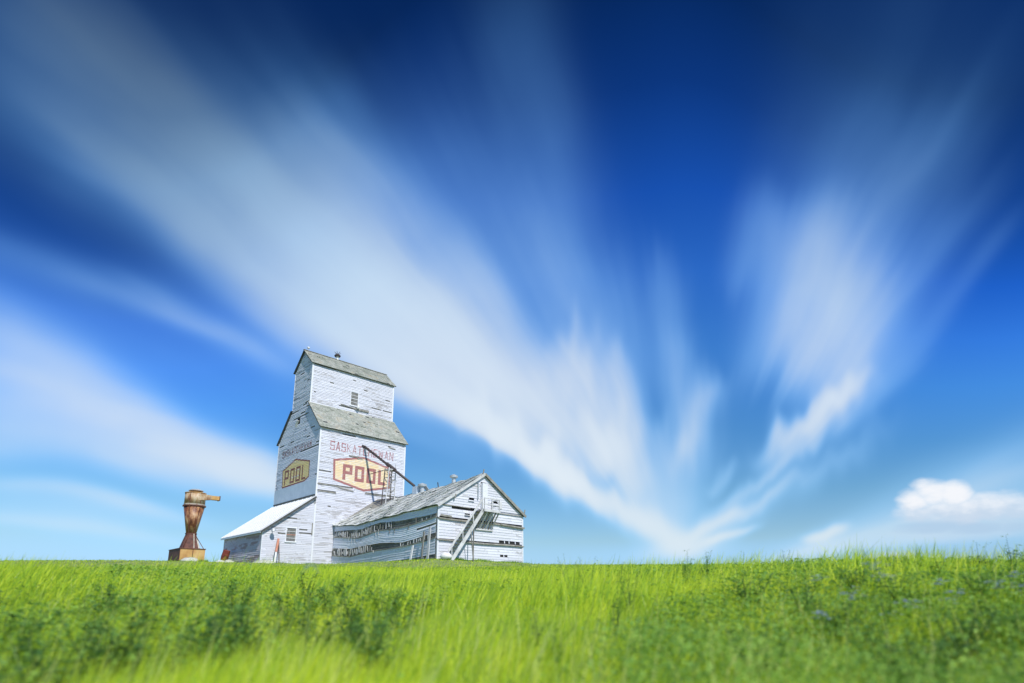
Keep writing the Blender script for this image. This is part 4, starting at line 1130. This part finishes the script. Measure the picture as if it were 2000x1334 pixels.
# taller stalks that roughen the crest, and pale seed heads
n = 40000
x, y = scatter(n, 6.5, 19); x, y = x, y
hh = R.uniform(.5, .88, n) * (.75 + .5 * patch(x, y, 1.7, 3.0)) * np.where(x / y > .1, 1.0, .92)
keep = R.random(n) < .25 + .75 * patch(x, y, 1.3, 6.0); x, y, hh = x[keep], y[keep], hh[keep]; n = len(x)
v_, f_, s_ = blades(x, y, hh, R.uniform(.008, .022, n), R.uniform(.15, .6, n), .3)
tag(mesh_np('tall_grass', v_, f_, s_, M['grass']), 'taller loose grass stalks roughening the crest of the slope', 'grass')
n = 5000
x, y = scatter(n, 2.4, 14)
v_, f_, s_ = blades(x, y, R.uniform(.45, .72, n), R.uniform(.006, .013, n) * np.interp(y, [1.6, 14], [.8, 2.2]), R.uniform(.1, .5, n), .3)
M['straw'] = leafmat('pale_straw', [(.46, .58, .14), (.70, .76, .26)], 1.0, trans=.4)
tag(mesh_np('seed_stalks', v_, f_, s_, M['straw']), 'pale dry seed stalks scattered through the green meadow', 'grass')
# rough growth along the foot of the walls
segs = [((A0, -LA - .15), (A0 + 8.6, -LA - .15)), ((A0 - .25, -LA), (A0 - .25, -.2)), ((-LW, -.2), (A0 - .3, -.2)), ((-LW - .2, 0), (-LW - .2, 9.5)), ((-10.4, -.2), (-8.5, -.2))]
px_, py_ = [], []
for (ua, va), (ub, vb) in segs:
    k = int(520 * math.hypot(ub - ua, vb - va)); t = R.random(k); off = np.abs(R.normal(0, .35, k))
    du_, dv_ = (0, -1) if abs(va - vb) < 1e-6 else (-1, 0)
    uu = ua + (ub - ua) * t + du_ * off; vv = va + (vb - va) * t + dv_ * off
    px_.append(O3.x + UD.x * uu + VD.x * vv); py_.append(O3.y + UD.y * uu + VD.y * vv)
x = np.concatenate(px_); y = np.concatenate(py_); n = len(x)
v_, f_, s_ = blades(x, y, R.uniform(.08, .34, n) * (.3 + patch(x, y, 2.5, 2.0)), R.uniform(.02, .05, n), R.uniform(.2, .7, n), .3)
tag(mesh_np('wall_foot_growth', v_, f_, s_, M['yard_grass']), 'rough grass and weeds along the foot of the building walls', 'grass')

# clover and vetch: small leaves in soft heaps
n = 190000
x, y = scatter(int(n * 2.2), 1.8, 22)
den = np.clip((patch(x, y, 1.1, 4.0) - .46) * 3.5, 0, 1) * 1.0 + .55 * smooth((x / y - .16) / .35) * (y > 2)
den += .85 * smooth((-x / y - .30) / .3) * smooth((y - 2.6) / 1.5)
den -= .5 * np.exp(-((x / y + .02) / .16) ** 2) * (y > 3)
den *= np.interp(y, [9, 14], [1, .35]) + (x / y > .2)
den *= .45 + .75 * patch(x, y, 2.1, 9.0)
keep = R.random(len(x)) < np.clip(den, .015, .9); x, y = x[keep][:n], y[keep][:n]; n = len(x)
z = ground(x, y) + R.uniform(.05, 1, n) ** .6 * np.where(x / y > .12, .50, .46)
sz = R.uniform(.010, .022, n) * np.interp(y, [2, 6, 22], [.8, 1.4, 3.4])
a = R.uniform(0, 2 * PI, n); ti = R.normal(0, .6, n)
ux, uy = np.cos(a), np.sin(a)
P = np.zeros((n, 4, 3)); uz = np.sin(ti) * .7
vx, vy, vz = -uy * np.cos(ti * 1.3), ux * np.cos(ti * 1.3), np.sin(ti * 1.3 + .4) * .8
for k, (p_, q_) in enumerate([(-1, 0), (0, -.55), (1, 0), (0, .55)]):
    P[:, k, 0] = x + sz * (p_ * ux + q_ * vx); P[:, k, 1] = y + sz * (p_ * uy + q_ * vy); P[:, k, 2] = z + sz * (p_ * uz + q_ * vz)
tag(mesh_np('clover', P.reshape(-1, 3), np.arange(4 * n), np.full(n, 4), M['grass_dark']), 'dark green small leaved ground cover growing through the grass', 'ground cover')


# ------------------------------------------------------------------ single weeds
def plant_meshes(seed, height, spread, stems, leaves, lsz, bushy=.35):
    rg = random.Random(seed); s = MB(); l = MB()
    for i in range(stems):
        a = rg.uniform(0, 2 * PI); k = rg.uniform(.15, 1) * spread; hh = height * rg.uniform(.65, 1)
        top_ = Vector((math.cos(a) * k, math.sin(a) * k, hh)); mid = Vector((top_.x * .35, top_.y * .35, hh * .55))
        s.tube([(0, 0, 0), mid, top_], [.006, .0045, .002], 4, cap=False)
        for j in range(leaves):
            t = rg.uniform(.12, 1); p = mid * (t / .55) if t < .55 else mid.lerp(top_, (t - .55) / .45)
            b_ = rg.uniform(0, 2 * PI); out_ = Vector((math.cos(b_), math.sin(b_), rg.uniform(-.2, .7))).normalized()
            base__ = p + out_ * rg.uniform(0, bushy) * spread * (1.1 - t * .7); sz_ = lsz * rg.uniform(.6, 1.3)
            sd_ = out_.cross(Vector((0, 0, 1))).normalized() * sz_ * .32; dr = Vector((0, 0, -sz_ * rg.uniform(0, .4)))
            l.quad(base__, base__ + out_ * sz_ * .5 + sd_, base__ + out_ * sz_ + dr, base__ + out_ * sz_ * .5 - sd_)
    def mk(nm, q, mat):
        me_ = bpy.data.meshes.new(nm); me_.from_pydata(q.v, [], q.f); me_.update(); me_.materials.append(mat); return me_
    return mk('stem', s, M['stem']), mk('foliage', l, M['weed'])


protos = [plant_meshes(20 + i, .62, .26, 9, 52, .05) for i in range(4)]
tallp = [plant_meshes(40 + i, .95, .13, 5, 46, .045, .45) for i in range(3)]
wispy = [plant_meshes(60 + i, 1.0, .30, 7, 12, .035, .5) for i in range(2)]


def place(kind, mesh_pair, px, dist, lab, cat='weed', group=None, sc_=1.0, rg=random.Random(5), pale=False, dy=0.0):
    X_ = (px - 1000) / FPX * dist * 1.0; z_ = gz(X_, dist) - .02 + dy
    r_ = empty(kind, (X_, dist, z_), rg.uniform(0, 6.28)); r_.scale = (sc_, sc_, sc_ * rg.uniform(.9, 1.1))
    tag(r_, lab, cat, group)
    a_ = link_mesh('stem', mesh_pair[0], r_); b_ = link_mesh('foliage', mesh_pair[1], r_)
    if pale:
        b_.material_slots[0].link = 'OBJECT'; b_.material_slots[0].material = M['weed_pale']
    return r_


rw = random.Random(8)
GL = 'leafy weeds in the dark patch at the left of the meadow'
for i in range(27):
    place('leafy_weed', protos[i % 4], rw.uniform(-20, 500), rw.uniform(3.0, 8.0), 'dark leafy weed in the thick patch at the left side of the meadow', group=GL, sc_=rw.uniform(.8, 1.1))
GC = 'leafy weeds below the elevator'
for i, (px, d) in enumerate([(575, 6.5), (600, 5.6), (625, 7.2), (690, 5.0), (715, 4.2), (735, 4.8), (700, 6.2), (745, 3.6), (655, 6.8), (790, 5.6), (560, 5.2), (640, 4.6), (680, 7.4), (760, 6.6), (610, 8.0), (835, 7.0)]):
    place('leafy_weed', protos[i % 4], px, d, 'dark leafy weed in the bright grass in front of the grain elevator', group=GC, sc_=rw.uniform(.85, 1.05))
GR = 'leafy weeds crowding the right side of the meadow'
for i in range(34):
    place('leafy_weed', protos[i % 4], 1440 + 600 * rw.random() ** .8, 2.6 + 6.2 * rw.random(), 'dark leafy weed in the dense growth at the right side of the meadow', group=GR, sc_=rw.uniform(.75, 1.15))
for i, (px, d, s_, lab) in enumerate([(1225, 6.4, .85, 'upright dark weed standing alone right of the bright middle grass'), (1195, 5.2, .8, 'smaller dark weed just left of the upright weed by the bright grass'),
                                      (1335, 9.5, 1.0, 'bushy weed rising over the skyline right of the annex'), (1375, 10.5, .95, 'leafy weed on the skyline just right of the bushy one'),
                                      (1205, 10.0, .80, 'small weed poking over the skyline nearest the annex'), (1965, 8.2, .95, 'tall leafy weed on the skyline at the far right edge'), (1530, 10.2, .80, 'leafy weed on the middle of the right skyline'),
                                      (135, 10.0, .70, 'weed standing over the skyline at the far left'), (245, 10.5, .66, 'short weed on the left skyline before the hopper'), (1085, 3.9, .52, 'low dark weed in the bright middle grass near the bottom')]):
    place('tall_weed', tallp[i % 3], px, d, lab, sc_=s_)
for i, (px, d, s_, lab) in enumerate([(1115, 9.0, .95, 'thin wispy weed against the sky just right of the annex'), (1148, 9.6, .85, 'second thin wispy weed against the sky right of the annex'),
                                      (1440, 9.0, .85, 'thin wispy weed above the right skyline before the cloud'), (1900, 8.0, .85, 'thin wispy weed above the skyline under the white cumulus')]):
    place('wispy_weed', wispy[i % 2], px, d, lab, sc_=s_)
place('thistle', tallp[1], 1052, 4.3, 'pale leafed thistle standing in the bright middle grass', 'thistle', sc_=.62, pale=True)
place('thistle', tallp[2], 125, 3.0, 'pale leafed thistle low in the left corner of the meadow', 'thistle', sc_=.5, pale=True)

# blue flowers
def flower_mesh(seed, n_=9, r_=.035, spread=.05):
    rg = random.Random(seed); b = MB()
    for i in range(n_):
        c = Vector((rg.uniform(-1, 1) * spread, rg.uniform(-1, 1) * spread, rg.uniform(-.4, .6) * spread))
        for k in range(5):
            a = 2 * PI * k / 5 + rg.random(); d = Vector((math.cos(a), math.sin(a), .25)) * r_ * .6; s2 = Vector((-math.sin(a), math.cos(a), 0)) * r_ * .28
            b.quad(c, c + d * .6 + s2, c + d, c + d * .6 - s2)
    me_ = bpy.data.meshes.new('blossom'); me_.from_pydata(b.v, [], b.f); me_.update(); me_.materials.append(M['petal']); return me_


fm = [flower_mesh(90 + i) for i in range(3)]
stem_f = [plant_meshes(70 + i, .5, .10, 3, 16, .03, .6) for i in range(2)]
spots = [(1706, 1128), (1713, 1147), (1825, 1154), (1939, 1163), (1979, 1168), (1972, 1140), (1655, 1185), (1846, 1178), (1830, 1190), (1751, 1199), (1720, 1219), (1653, 1226), (1587, 1220), (1974, 1247), (1590, 1147), (612, 1134)]
for i, (px, py) in enumerate(spots):
    d = 4.3 + .35 * (i % 3); X_ = (px - 1000) / FPX * d
    zt = CZ + (1154.7 - py) / FPX * d; z0_ = gz(X_, d)
    hh = zt - z0_
    if hh < .25: d += 1.2; X_ = (px - 1000) / FPX * d; zt = CZ + (1154.7 - py) / FPX * d; z0_ = gz(X_, d); hh = max(.3, zt - z0_)
    lab = 'blue flowering vetch in the grass at the right side of the meadow' if px > 1000 else 'single blue flower in the grass below the elevator'
    r_ = empty('flowering_plant', (X_, d, z0_), rw.uniform(0, 6)); tag(r_, lab, 'flower', 'blue flowers in the right of the meadow' if px > 1000 else None)
    a_ = link_mesh('stem', stem_f[i % 2][0], r_); b_ = link_mesh('foliage', stem_f[i % 2][1], r_)
    a_.scale = b_.scale = (1, 1, hh / .5)
    c_ = link_mesh('blossom', fm[i % 3], r_); c_.location = (0, 0, hh + .07); c_.scale = (1.35, 1.35, 1.35)
# white umbels on the right skyline
r_ = empty('white_flowering_plant', ((1740 - 1000) / FPX * 8.6, 8.6, gz((1740 - 1000) / FPX * 8.6, 8.6)), 0)
tag(r_, 'clump of white flowers on the right skyline below the clouds', 'flower')
link_mesh('stem', protos[1][0], r_); link_mesh('foliage', protos[1][1], r_)
for i in range(5):
    f_ = link_mesh('blossom', fm[i % 3], r_); f_.location = (-.22 + .11 * i, .05 * (i % 2), .52 + .03 * (i % 3)); f_.scale = (1.6, 1.6, .7)
    f_.material_slots[0].link = 'OBJECT'; f_.material_slots[0].material = M['petal_white']
